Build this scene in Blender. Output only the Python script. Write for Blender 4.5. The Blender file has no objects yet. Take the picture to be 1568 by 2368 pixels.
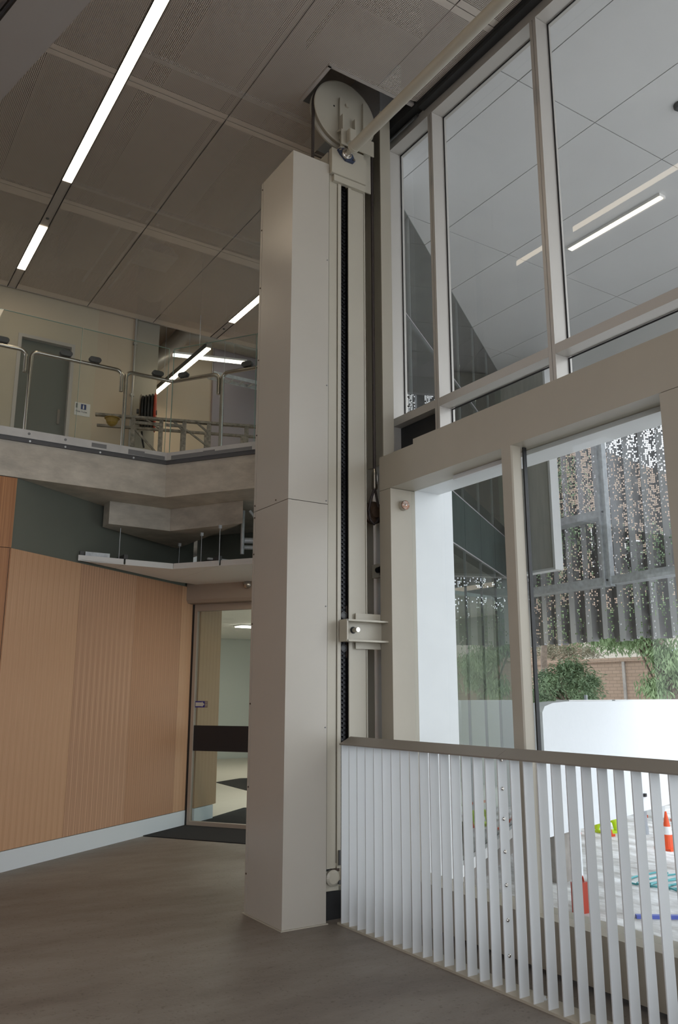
import bpy, math, random
from mathutils import Matrix, Vector
random.seed(7)
scene = bpy.context.scene
C = scene.collection

# ------------------------------------------------------------------ camera
cd = bpy.data.cameras.new('camera'); cam = bpy.data.objects.new('camera', cd); C.objects.link(cam)
cam.location = (0, 0, 1.4)
cam.rotation_mode = 'XYZ'
cam.matrix_world = (Matrix.Translation((0, 0, 1.4)) @ Matrix.Rotation(-0.57195, 4, 'Z')
                    @ Matrix.Rotation(math.pi / 2 + 0.22126, 4, 'X') @ Matrix.Rotation(0.00121, 4, 'Z'))
cd.sensor_fit = 'VERTICAL'; cd.sensor_height = 36.0; cd.lens = 1896.3 * 36 / 2368
cd.clip_start = 0.02; cd.clip_end = 300
scene.camera = cam

# ------------------------------------------------------------------ sky and exposure
w = bpy.data.worlds.new('sky'); scene.world = w; w.use_nodes = True
nt = w.node_tree; nt.nodes.clear()
out = nt.nodes.new('ShaderNodeOutputWorld'); bg = nt.nodes.new('ShaderNodeBackground')
tc = nt.nodes.new('ShaderNodeTexCoord'); nz = nt.nodes.new('ShaderNodeTexNoise'); rp = nt.nodes.new('ShaderNodeValToRGB')
nz.inputs['Scale'].default_value = 2.2; nz.inputs['Detail'].default_value = 5
rp.color_ramp.elements[0].position = 0.35; rp.color_ramp.elements[0].color = (0.80, 0.88, 1.0, 1)
rp.color_ramp.elements[1].position = 0.7; rp.color_ramp.elements[1].color = (0.98, 0.985, 1.0, 1)
nt.links.new(tc.outputs['Generated'], nz.inputs['Vector']); nt.links.new(nz.outputs['Fac'], rp.inputs['Fac'])
nt.links.new(rp.outputs['Color'], bg.inputs['Color']); bg.inputs['Strength'].default_value = 1.85
nt.links.new(bg.outputs[0], out.inputs[0])
vs = scene.view_settings
vs.view_transform = 'Standard'; vs.look = 'None'; vs.gamma = 1; vs.use_curve_mapping = False; vs.exposure = 0.66
HALL_FILL = 16.0  # radiance of the added fill strip behind the camera
LAMP = 7.0            # radiance of the lit diffusers
cy = scene.cycles
cy.max_bounces = 6; cy.diffuse_bounces = 4; cy.glossy_bounces = 3; cy.transparent_max_bounces = 16
cy.use_adaptive_sampling = True; cy.adaptive_threshold = 0.03
cy.sample_clamp_indirect = 6.0; cy.caustics_reflective = False; cy.caustics_refractive = False

# ------------------------------------------------------------------ materials
MATS = {}
def nn(t, k, **kw):
    n = t.nodes.new(k)
    for a, b in kw.items(): setattr(n, a, b)
    return n
def mat(name, col, rough=0.5, metal=0.0, var=0.0, vscale=6.0, bump=0.0, bscale=80.0, spec=0.5, coat=0.0, stretch=None, detail=6.0, col2=None):
    m = bpy.data.materials.new(name); m.use_nodes = True; t = m.node_tree
    b = t.nodes['Principled BSDF']
    b.inputs['Base Color'].default_value = (*col, 1); b.inputs['Roughness'].default_value = rough
    b.inputs['Metallic'].default_value = metal; b.inputs['Specular IOR Level'].default_value = spec
    b.inputs['Coat Weight'].default_value = coat
    tcn = nn(t, 'ShaderNodeTexCoord'); mp = nn(t, 'ShaderNodeMapping')
    t.links.new(tcn.outputs['Object'], mp.inputs['Vector'])
    if stretch: mp.inputs['Scale'].default_value = stretch
    if var > 0 or col2:
        n = nn(t, 'ShaderNodeTexNoise'); n.inputs['Scale'].default_value = vscale; n.inputs['Detail'].default_value = detail
        n.inputs['Roughness'].default_value = 0.62
        t.links.new(mp.outputs[0], n.inputs['Vector'])
        r = nn(t, 'ShaderNodeValToRGB'); e = r.color_ramp.elements
        e[0].position = 0.32; e[1].position = 0.68
        lo = tuple(c * (1 - var) for c in col); hi = col2 or tuple(min(1, c * (1 + var)) for c in col)
        e[0].color = (*lo, 1); e[1].color = (*hi, 1)
        t.links.new(n.outputs['Fac'], r.inputs['Fac']); t.links.new(r.outputs['Color'], b.inputs['Base Color'])
    if bump > 0:
        n2 = nn(t, 'ShaderNodeTexNoise'); n2.inputs['Scale'].default_value = bscale; n2.inputs['Detail'].default_value = 4
        t.links.new(mp.outputs[0], n2.inputs['Vector'])
        bn = nn(t, 'ShaderNodeBump'); bn.inputs['Strength'].default_value = bump; bn.inputs['Distance'].default_value = 0.01
        t.links.new(n2.outputs['Fac'], bn.inputs['Height']); t.links.new(bn.outputs[0], b.inputs['Normal'])
    MATS[name] = m
    return m
def emit(name, col, s):
    m = bpy.data.materials.new(name); m.use_nodes = True; t = m.node_tree; t.nodes.clear()
    o = nn(t, 'ShaderNodeOutputMaterial'); e = nn(t, 'ShaderNodeEmission')
    e.inputs[0].default_value = (*col, 1); e.inputs[1].default_value = s; t.links.new(e.outputs[0], o.inputs[0])
    MATS[name] = m; return m
def glass(name, tint=(1, 1, 1), ior=1.5):
    m = bpy.data.materials.new(name); m.use_nodes = True; t = m.node_tree; t.nodes.clear()
    o = nn(t, 'ShaderNodeOutputMaterial'); mx = nn(t, 'ShaderNodeMixShader')
    tr = nn(t, 'ShaderNodeBsdfTransparent'); gl = nn(t, 'ShaderNodeBsdfGlossy'); fr = nn(t, 'ShaderNodeFresnel')
    tr.inputs[0].default_value = (*tint, 1); gl.inputs['Roughness'].default_value = 0.0; fr.inputs['IOR'].default_value = ior
    ge = nn(t, 'ShaderNodeNewGeometry')          # reflect at the outer face only: the pane's far face would count as glass to air
    fac = math_node(t, 'MULTIPLY', fr.outputs[0], math_node(t, 'SUBTRACT', 1.0, ge.outputs['Backfacing']))
    t.links.new(fac, mx.inputs[0]); t.links.new(tr.outputs[0], mx.inputs[1]); t.links.new(gl.outputs[0], mx.inputs[2])
    t.links.new(mx.outputs[0], o.inputs[0]); MATS[name] = m; return m
def math_node(t, op, a, b=None, c=None):
    n = nn(t, 'ShaderNodeMath', operation=op)
    for i, v in enumerate((a, b, c)):
        if v is None: continue
        if isinstance(v, (int, float)): n.inputs[i].default_value = v
        else: t.links.new(v, n.inputs[i])
    return n.outputs[0]

cream = mat('cream_enamel', (0.47, 0.435, 0.355), 0.36, var=0.03, vscale=1.5, bump=0.05, bscale=260)
casing = mat('casing_enamel', (0.48, 0.445, 0.385), 0.27, var=0.02, vscale=2, bump=0.03, bscale=300)
framep = mat('frame_enamel', (0.44, 0.40, 0.325), 0.42, var=0.04, vscale=2, bump=0.04, bscale=220)
alu = mat('mullion_aluminium', (0.55, 0.52, 0.48), 0.4, metal=0.25)
whitepanel = mat('white_cladding', (0.80, 0.82, 0.83), 0.45, var=0.02)
louvrem = mat('louvre_powdercoat', (0.65, 0.67, 0.68), 0.45, bump=0.05, bscale=300)
capm = mat('cap_powdercoat', (0.24, 0.215, 0.185), 0.45, bump=0.05, bscale=300)
black = mat('black_rubber', (0.012, 0.012, 0.013), 0.5)
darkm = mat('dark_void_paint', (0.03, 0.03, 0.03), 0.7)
chainm = mat('black_chain', (0.02, 0.02, 0.022), 0.35, metal=0.6)
ropem = mat('steel_rope', (0.07, 0.055, 0.05), 0.5, metal=0.4, bump=0.6, bscale=180)
steel = mat('stainless', (0.50, 0.47, 0.43), 0.25, metal=1.0)
galv = mat('galvanised_steel', (0.66, 0.69, 0.71), 0.5, metal=0.3, var=0.18, vscale=14)
rust = mat('rusty_steel', (0.55, 0.50, 0.46), 0.35, metal=0.7, var=0.4, vscale=45, col2=(0.30, 0.12, 0.05), bump=0.4, bscale=60)
rustdark = mat('dark_rust', (0.06, 0.035, 0.02), 0.6, var=0.4, vscale=12)
bearing = mat('bearing_blue', (0.04, 0.055, 0.10), 0.45)
brownm = mat('brown_aluminium', (0.39, 0.315, 0.255), 0.42)
greenw = mat('green_wall_paint', (0.16, 0.17, 0.14), 0.75, var=0.04, vscale=2)
plaster = mat('upper_wall_paint', (0.60, 0.53, 0.405), 0.75, var=0.03, vscale=1.2)
plaster2 = mat('beige_wall_paint', (0.60, 0.50, 0.38), 0.75)
purplew = mat('mauve_wall_paint', (0.42, 0.37, 0.39), 0.75)
greyw = mat('grey_wall_paint', (0.38, 0.35, 0.29), 0.75)
westm = mat('west_wall_warm_bounce', (0.26, 0.155, 0.09), 0.6, var=0.1, vscale=2)  # brown picked so the unseen wall dims and warms its bounce light
bulkm = mat('bulkhead_paint', (0.36, 0.335, 0.31), 0.7)
foil = mat('foil_insulation', (0.35, 0.36, 0.38), 0.35, metal=0.7, bump=1.0, bscale=25)
whitepaint = mat('white_plasterboard', (0.84, 0.82, 0.79), 0.7)
skirt = mat('skirting_aluminium', (0.80, 0.84, 0.87), 0.4, metal=0.0)
concrete = mat('board_concrete', (0.55, 0.505, 0.43), 0.8, var=0.22, vscale=3.2, bump=0.25, bscale=22, stretch=(1, 1, 2.2), detail=9)
matm = mat('black_carpet_mat', (0.016, 0.016, 0.018), 0.95, bump=0.8, bscale=300)
fascia = mat('white_fascia', (0.58, 0.57, 0.55), 0.5, var=0.08, vscale=5)
darksteel = mat('dark_grey_steel', (0.085, 0.085, 0.09), 0.55)
tape = mat('grey_tape', (0.20, 0.20, 0.205), 0.6)
bluewall = mat('pale_blue_wall', (0.66, 0.70, 0.67), 0.7)
innerfloor = mat('pale_tile_floor', (0.66, 0.62, 0.54), 0.5, var=0.03)
band = mat('door_vinyl_band', (0.012, 0.012, 0.015), 0.4)
stickblue = mat('sticker_blue', (0.03, 0.025, 0.22), 0.4)
stickwhite = mat('sticker_white', (0.55, 0.53, 0.48), 0.5)
stickgrey = mat('sticker_grey', (0.22, 0.17, 0.15), 0.5)
signw = mat('sign_paper', (0.78, 0.78, 0.76), 0.6)
signk = mat('sign_ink', (0.05, 0.05, 0.06), 0.6)
signb = mat('sign_blue', (0.03, 0.06, 0.20), 0.6)
redp = mat('red_enamel', (0.40, 0.035, 0.01), 0.4)
hose = mat('black_hose', (0.018, 0.018, 0.018), 0.5)
timber = mat('weathered_metal', (0.26, 0.23, 0.19), 0.7, var=0.45, vscale=22, bump=0.3, bscale=90)
yellow = mat('yellow_plastic', (0.30, 0.19, 0.03), 0.5)
doorgrey = mat('grey_green_door', (0.155, 0.165, 0.14), 0.5)
reel_pipe = mat('conduit_grey', (0.42, 0.41, 0.38), 0.45, metal=0.3)
duct = mat('dark_duct', (0.10, 0.10, 0.10), 0.5, metal=0.4)
ductl = mat('foil_duct', (0.45, 0.40, 0.33), 0.4, metal=0.4)
slabm = mat('plenum_concrete', (0.42, 0.39, 0.36), 0.9, var=0.15, vscale=3)
lightcase = mat('light_housing', (0.50, 0.46, 0.43), 0.45, metal=0.2)
soffitm = mat('soffit_panel', (0.70, 0.69, 0.68), 0.55, var=0.03, vscale=1.0)
soffitgap = mat('soffit_joint', (0.22, 0.22, 0.23), 0.8)
joint = mat('facade_joint', (0.34, 0.32, 0.33), 0.5)
edgew = mat('white_trim', (0.80, 0.80, 0.79), 0.5)
fibre = mat('grey_fibre_cement', (0.52, 0.51, 0.47), 0.6, var=0.12, vscale=2.5, stretch=(3, 3, 0.4))
parapetm = mat('white_concrete', (0.80, 0.82, 0.84), 0.7, var=0.02, vscale=30, bump=0.05, bscale=60)
pierm = mat('grey_brown_concrete', (0.33, 0.30, 0.27), 0.8, var=0.2, vscale=5)
groundm = mat('dusty_plastic_sheet', (0.50, 0.46, 0.42), 0.6, var=0.35, vscale=2.4, col2=(0.92, 0.92, 0.92), bump=1.0, bscale=7, stretch=(1.6, 0.8, 1), detail=10)
orangem = mat('cone_orange', (0.85, 0.10, 0.02), 0.45)
whiteband = mat('reflective_white', (0.85, 0.85, 0.85), 0.4)
hivis = mat('hi_vis_yellow', (0.60, 0.85, 0.02), 0.6)
bluem = mat('blue_plastic', (0.10, 0.14, 0.50), 0.5)
tealm = mat('teal_hose', (0.10, 0.40, 0.42), 0.5)
pinkm = mat('pink_paint', (0.80, 0.22, 0.50), 0.5)
stakem = mat('timber_stake', (0.35, 0.17, 0.06), 0.7)
pvc = mat('grey_pvc', (0.45, 0.48, 0.52), 0.4)
bark = mat('bark', (0.17, 0.13, 0.10), 0.9, var=0.3, vscale=12, bump=0.6, bscale=30)
creamb = mat('cream_render', (0.60, 0.55, 0.47), 0.8)
carm = mat('car_silver', (0.45, 0.50, 0.56), 0.25, metal=0.5)
glasst = glass('window_glass', (0.95, 0.965, 0.96), 1.36)
glassb = glass('balustrade_glass', (0.95, 0.965, 0.955), 1.45)
glassd = glass('door_glass', (0.90, 0.92, 0.90), 1.45)
glassf = glass('facade_vision_glass', (0.80, 0.86, 0.85), 2.5)
glassedge = mat('glass_edge', (0.36, 0.50, 0.44), 0.15)
lit = emit('lit_diffuser', (1.0, 0.84, 0.62), LAMP)
hallfill = emit('hall_fill_diffuser', (1.0, 0.83, 0.60), HALL_FILL)
lobbyfill = emit('lobby_fill_diffuser', (1.0, 0.88, 0.70), 17.0)  # glow of the added lamp facing the oak wall
litw = emit('lit_diffuser_white', (1.0, 0.93, 0.82), 2.5)
litroom = emit('lit_room_panel', (1.0, 0.95, 0.85), 17.0)
litpend = emit('lit_pendant_diffuser', (1.0, 0.84, 0.62), 14.0)

def leaf_mat(name, c1, c2):
    m = mat(name, c1, 0.6, var=0.3, vscale=3, col2=c2); return m
leafa = leaf_mat('eucalypt_leaf', (0.16, 0.26, 0.11), (0.36, 0.48, 0.25))
leafb = leaf_mat('dark_leaf', (0.10, 0.17, 0.09), (0.26, 0.36, 0.20))
leafc = leaf_mat('olive_grey_leaf', (0.20, 0.20, 0.12), (0.42, 0.40, 0.30))

def mesh_metal():
    m = bpy.data.materials.new('perforated_ceiling_metal'); m.use_nodes = True; t = m.node_tree; t.nodes.clear()
    o = nn(t, 'ShaderNodeOutputMaterial'); mx = nn(t, 'ShaderNodeMixShader'); tr = nn(t, 'ShaderNodeBsdfTransparent')
    b = nn(t, 'ShaderNodeBsdfPrincipled'); b.inputs['Base Color'].default_value = (0.68, 0.61, 0.54, 1)
    b.inputs['Roughness'].default_value = 0.5; b.inputs['Metallic'].default_value = 0.2
    tcn = nn(t, 'ShaderNodeTexCoord'); sp = nn(t, 'ShaderNodeSeparateXYZ'); t.links.new(tcn.outputs['Object'], sp.inputs[0])
    px = math_node(t, 'FRACT', math_node(t, 'MULTIPLY', sp.outputs[0], 1 / 0.0125))
    py = math_node(t, 'FRACT', math_node(t, 'MULTIPLY', sp.outputs[1], 1 / 0.0125))
    hx = math_node(t, 'LESS_THAN', math_node(t, 'ABSOLUTE', math_node(t, 'SUBTRACT', px, 0.5)), 0.28)
    hy = math_node(t, 'LESS_THAN', math_node(t, 'ABSOLUTE', math_node(t, 'SUBTRACT', py, 0.5)), 0.34)
    h = math_node(t, 'MULTIPLY', hx, hy)
    # solid margin at the panel ends (object origin is the panel centre, 1.91 m long)
    ay = math_node(t, 'ABSOLUTE', sp.outputs[1])
    inside = math_node(t, 'LESS_THAN', ay, 0.90)
    h = math_node(t, 'MULTIPLY', h, inside)
    t.links.new(h, mx.inputs[0]); t.links.new(b.outputs[0], mx.inputs[1]); t.links.new(tr.outputs[0], mx.inputs[2])
    t.links.new(mx.outputs[0], o.inputs[0]); return m
meshm = mesh_metal()

def screen_mat(name, base, dens):
    m = bpy.data.materials.new(name); m.use_nodes = True; t = m.node_tree; t.nodes.clear()
    o = nn(t, 'ShaderNodeOutputMaterial'); mx = nn(t, 'ShaderNodeMixShader'); tr = nn(t, 'ShaderNodeBsdfTransparent')
    b = nn(t, 'ShaderNodeBsdfPrincipled'); b.inputs['Base Color'].default_value = (*base, 1)
    b.inputs['Roughness'].default_value = 0.5; b.inputs['Metallic'].default_value = 0.2
    tcn = nn(t, 'ShaderNodeTexCoord'); sp = nn(t, 'ShaderNodeSeparateXYZ'); t.links.new(tcn.outputs['Object'], sp.inputs[0])
    oi = nn(t, 'ShaderNodeObjectInfo')
    P = 0.026
    gx = math_node(t, 'MULTIPLY', sp.outputs[0], 1 / P); gz = math_node(t, 'MULTIPLY', sp.outputs[2], 1 / P)
    fx = math_node(t, 'SUBTRACT', math_node(t, 'FRACT', gx), 0.5); fz = math_node(t, 'SUBTRACT', math_node(t, 'FRACT', gz), 0.5)
    d2 = math_node(t, 'ADD', math_node(t, 'MULTIPLY', fx, fx), math_node(t, 'MULTIPLY', fz, fz))
    hole = math_node(t, 'LESS_THAN', d2, 0.2)
    cx = nn(t, 'ShaderNodeCombineXYZ')
    t.links.new(math_node(t, 'FLOOR', gx), cx.inputs[0]); t.links.new(math_node(t, 'FLOOR', gz), cx.inputs[1])
    t.links.new(math_node(t, 'MULTIPLY', oi.outputs['Random'], 97.0), cx.inputs[2])
    wn = nn(t, 'ShaderNodeTexWhiteNoise', noise_dimensions='3D'); t.links.new(cx.outputs[0], wn.inputs['Vector'])
    ns = nn(t, 'ShaderNodeTexNoise', noise_dimensions='3D'); ns.inputs['Scale'].default_value = 1.0; ns.inputs['Detail'].default_value = 3
    cv = nn(t, 'ShaderNodeCombineXYZ'); t.links.new(math_node(t, 'MULTIPLY', sp.outputs[0], 9), cv.inputs[0])
    t.links.new(math_node(t, 'MULTIPLY', sp.outputs[2], 0.9), cv.inputs[1]); t.links.new(math_node(t, 'MULTIPLY', oi.outputs['Random'], 40), cv.inputs[2])
    t.links.new(cv.outputs[0], ns.inputs['Vector'])
    # fewer perforations low down
    zf = math_node(t, 'MULTIPLY_ADD', sp.outputs[2], 0.16, -0.38)
    thr = math_node(t, 'MULTIPLY', math_node(t, 'ADD', zf, math_node(t, 'MULTIPLY_ADD', ns.outputs['Fac'], 1.6, -0.66)), dens)
    keep = math_node(t, 'LESS_THAN', wn.outputs['Value'], thr)
    h = math_node(t, 'MULTIPLY', hole, keep)
    t.links.new(h, mx.inputs[0]); t.links.new(b.outputs[0], mx.inputs[1]); t.links.new(tr.outputs[0], mx.inputs[2])
    t.links.new(mx.outputs[0], o.inputs[0]); return m
screen_a = screen_mat('perforated_screen_lit_fold', (0.72, 0.73, 0.75), 0.55)  # lit copy of the folded sheet, brightness put into its colour
screen_b = screen_mat('perforated_screen_shaded_fold', (0.28, 0.275, 0.27), 1.15)  # darker copy for recessed and side folds, their shade put into the colour

def wood_mat(name, base, dark, period, off=0.0, rep=1.0):
    m = bpy.data.materials.new(name); m.use_nodes = True; t = m.node_tree
    b = t.nodes['Principled BSDF']; b.inputs['Roughness'].default_value = 0.42; b.inputs['Specular IOR Level'].default_value = 0.35
    tcn = nn(t, 'ShaderNodeTexCoord'); sp = nn(t, 'ShaderNodeSeparateXYZ'); t.links.new(tcn.outputs['Object'], sp.inputs[0])
    fx = math_node(t, 'FRACT', math_node(t, 'MULTIPLY_ADD', sp.outputs[0], 1 / period, off))
    cv = nn(t, 'ShaderNodeCombineXYZ'); t.links.new(math_node(t, 'MULTIPLY', fx, rep * 5), cv.inputs[0])
    t.links.new(math_node(t, 'MULTIPLY', sp.outputs[2], 0.35), cv.inputs[2]); cv.inputs[1].default_value = off * 31
    n = nn(t, 'ShaderNodeTexNoise'); n.inputs['Scale'].default_value = 1.6; n.inputs['Detail'].default_value = 5; n.inputs['Roughness'].default_value = 0.6
    t.links.new(cv.outputs[0], n.inputs['Vector'])
    # fine grain, not repeated
    cv2 = nn(t, 'ShaderNodeCombineXYZ'); t.links.new(math_node(t, 'MULTIPLY', sp.outputs[0], 160), cv2.inputs[0])
    t.links.new(math_node(t, 'MULTIPLY', sp.outputs[2], 4), cv2.inputs[2])
    n2 = nn(t, 'ShaderNodeTexNoise'); n2.inputs['Scale'].default_value = 1.0; n2.inputs['Detail'].default_value = 3
    t.links.new(cv2.outputs[0], n2.inputs['Vector'])
    # leaf joint line
    jl = math_node(t, 'MULTIPLY', math_node(t, 'LESS_THAN', fx, 0.06), 0.10)
    s = math_node(t, 'ADD', math_node(t, 'MULTIPLY_ADD', n2.outputs['Fac'], 0.25, -0.12), n.outputs['Fac'])
    s = math_node(t, 'SUBTRACT', s, jl)
    r = nn(t, 'ShaderNodeValToRGB'); e = r.color_ramp.elements; e[0].position = 0.28; e[1].position = 0.66
    e[0].color = (*dark, 1); e[1].color = (*base, 1)
    t.links.new(s, r.inputs['Fac']); t.links.new(r.outputs['Color'], b.inputs['Base Color']); return m
wood1 = wood_mat('oak_veneer_pale', (0.70, 0.43, 0.265), (0.52, 0.29, 0.16), 0.072, 0.1)
wood2 = wood_mat('oak_veneer_rosy', (0.66, 0.40, 0.255), (0.41, 0.22, 0.13), 0.078, 0.45)
wood3 = wood_mat('oak_veneer_brown', (0.60, 0.345, 0.21), (0.37, 0.19, 0.105), 0.075, 0.7)
wood4 = wood_mat('oak_veneer_orange', (0.50, 0.235, 0.09), (0.28, 0.11, 0.038), 0.11, 0.2)
wood5 = wood_mat('oak_veneer_light', (0.58, 0.40, 0.25), (0.46, 0.29, 0.17), 0.075, 0.33)

def floor_mat():
    m = bpy.data.materials.new('raw_concrete_floor'); m.use_nodes = True; t = m.node_tree
    b = t.nodes['Principled BSDF']; b.inputs['Roughness'].default_value = 0.55
    tcn = nn(t, 'ShaderNodeTexCoord'); n = nn(t, 'ShaderNodeTexNoise'); n.inputs['Scale'].default_value = 1.1; n.inputs['Detail'].default_value = 8
    n.inputs['Roughness'].default_value = 0.65
    mp = nn(t, 'ShaderNodeMapping'); mp.inputs['Scale'].default_value = (1, 2.6, 1); mp.inputs['Rotation'].default_value = (0, 0, 0.9)
    t.links.new(tcn.outputs['Object'], mp.inputs[0]); t.links.new(mp.outputs[0], n.inputs['Vector'])
    r = nn(t, 'ShaderNodeValToRGB'); e = r.color_ramp.elements; e[0].position = 0.3; e[1].position = 0.72
    e[0].color = (0.155, 0.13, 0.11, 1); e[1].color = (0.265, 0.238, 0.21, 1)
    t.links.new(n.outputs['Fac'], r.inputs['Fac'])
    n2 = nn(t, 'ShaderNodeTexNoise'); n2.inputs['Scale'].default_value = 55; n2.inputs['Detail'].default_value = 3
    t.links.new(tcn.outputs['Object'], n2.inputs['Vector'])
    r2 = nn(t, 'ShaderNodeValToRGB'); e = r2.color_ramp.elements; e[0].position = 0.26; e[1].position = 0.4
    e[0].color = (0.55, 0.5, 0.46, 1); e[1].color = (1, 1, 1, 1); t.links.new(n2.outputs['Fac'], r2.inputs['Fac'])
    mm = nn(t, 'ShaderNodeMixRGB', blend_type='MULTIPLY'); mm.inputs[0].default_value = 0.8
    t.links.new(r.outputs[0], mm.inputs[1]); t.links.new(r2.outputs[0], mm.inputs[2]); t.links.new(mm.outputs[0], b.inputs['Base Color'])
    bn = nn(t, 'ShaderNodeBump'); bn.inputs['Strength'].default_value = 0.12; bn.inputs['Distance'].default_value = 0.01
    t.links.new(n2.outputs['Fac'], bn.inputs['Height']); t.links.new(bn.outputs[0], b.inputs['Normal']); return m
floorm = floor_mat()

def brick_mat():
    m = bpy.data.materials.new('brown_brickwork'); m.use_nodes = True; t = m.node_tree
    b = t.nodes['Principled BSDF']; b.inputs['Roughness'].default_value = 0.9
    tcn = nn(t, 'ShaderNodeTexCoord'); sp = nn(t, 'ShaderNodeSeparateXYZ'); t.links.new(tcn.outputs['Object'], sp.inputs[0])
    cv = nn(t, 'ShaderNodeCombineXYZ'); t.links.new(math_node(t, 'ADD', sp.outputs[0], sp.outputs[1]), cv.inputs[0]); t.links.new(sp.outputs[2], cv.inputs[1])
    br = nn(t, 'ShaderNodeTexBrick'); br.inputs['Scale'].default_value = 1.0; br.inputs['Brick Width'].default_value = 0.24; br.inputs['Row Height'].default_value = 0.086
    br.inputs['Mortar Size'].default_value = 0.008
    br.inputs['Color1'].default_value = (0.30, 0.215, 0.155, 1); br.inputs['Color2'].default_value = (0.34, 0.245, 0.18, 1); br.inputs['Mortar'].default_value = (0.22, 0.16, 0.12, 1)
    t.links.new(cv.outputs[0], br.inputs['Vector']); t.links.new(br.outputs['Color'], b.inputs['Base Color']); return m
brickm = brick_mat()

def facade_mat(name, col):
    m = bpy.data.materials.new(name); m.use_nodes = True; t = m.node_tree; t.nodes.clear()
    o = nn(t, 'ShaderNodeOutputMaterial'); mx = nn(t, 'ShaderNodeMixShader'); df = nn(t, 'ShaderNodeBsdfDiffuse'); gl = nn(t, 'ShaderNodeBsdfGlossy')
    fr = nn(t, 'ShaderNodeFresnel'); fr.inputs['IOR'].default_value = 1.7
    df.inputs[0].default_value = (*col, 1); gl.inputs['Roughness'].default_value = 0.0; gl.inputs['Color'].default_value = (0.88, 0.95, 0.94, 1)
    t.links.new(fr.outputs[0], mx.inputs[0]); t.links.new(df.outputs[0], mx.inputs[1]); t.links.new(gl.outputs[0], mx.inputs[2]); t.links.new(mx.outputs[0], o.inputs[0])
    return m
facadem = facade_mat('green_facade_glass', (0.045, 0.065, 0.062))

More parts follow.
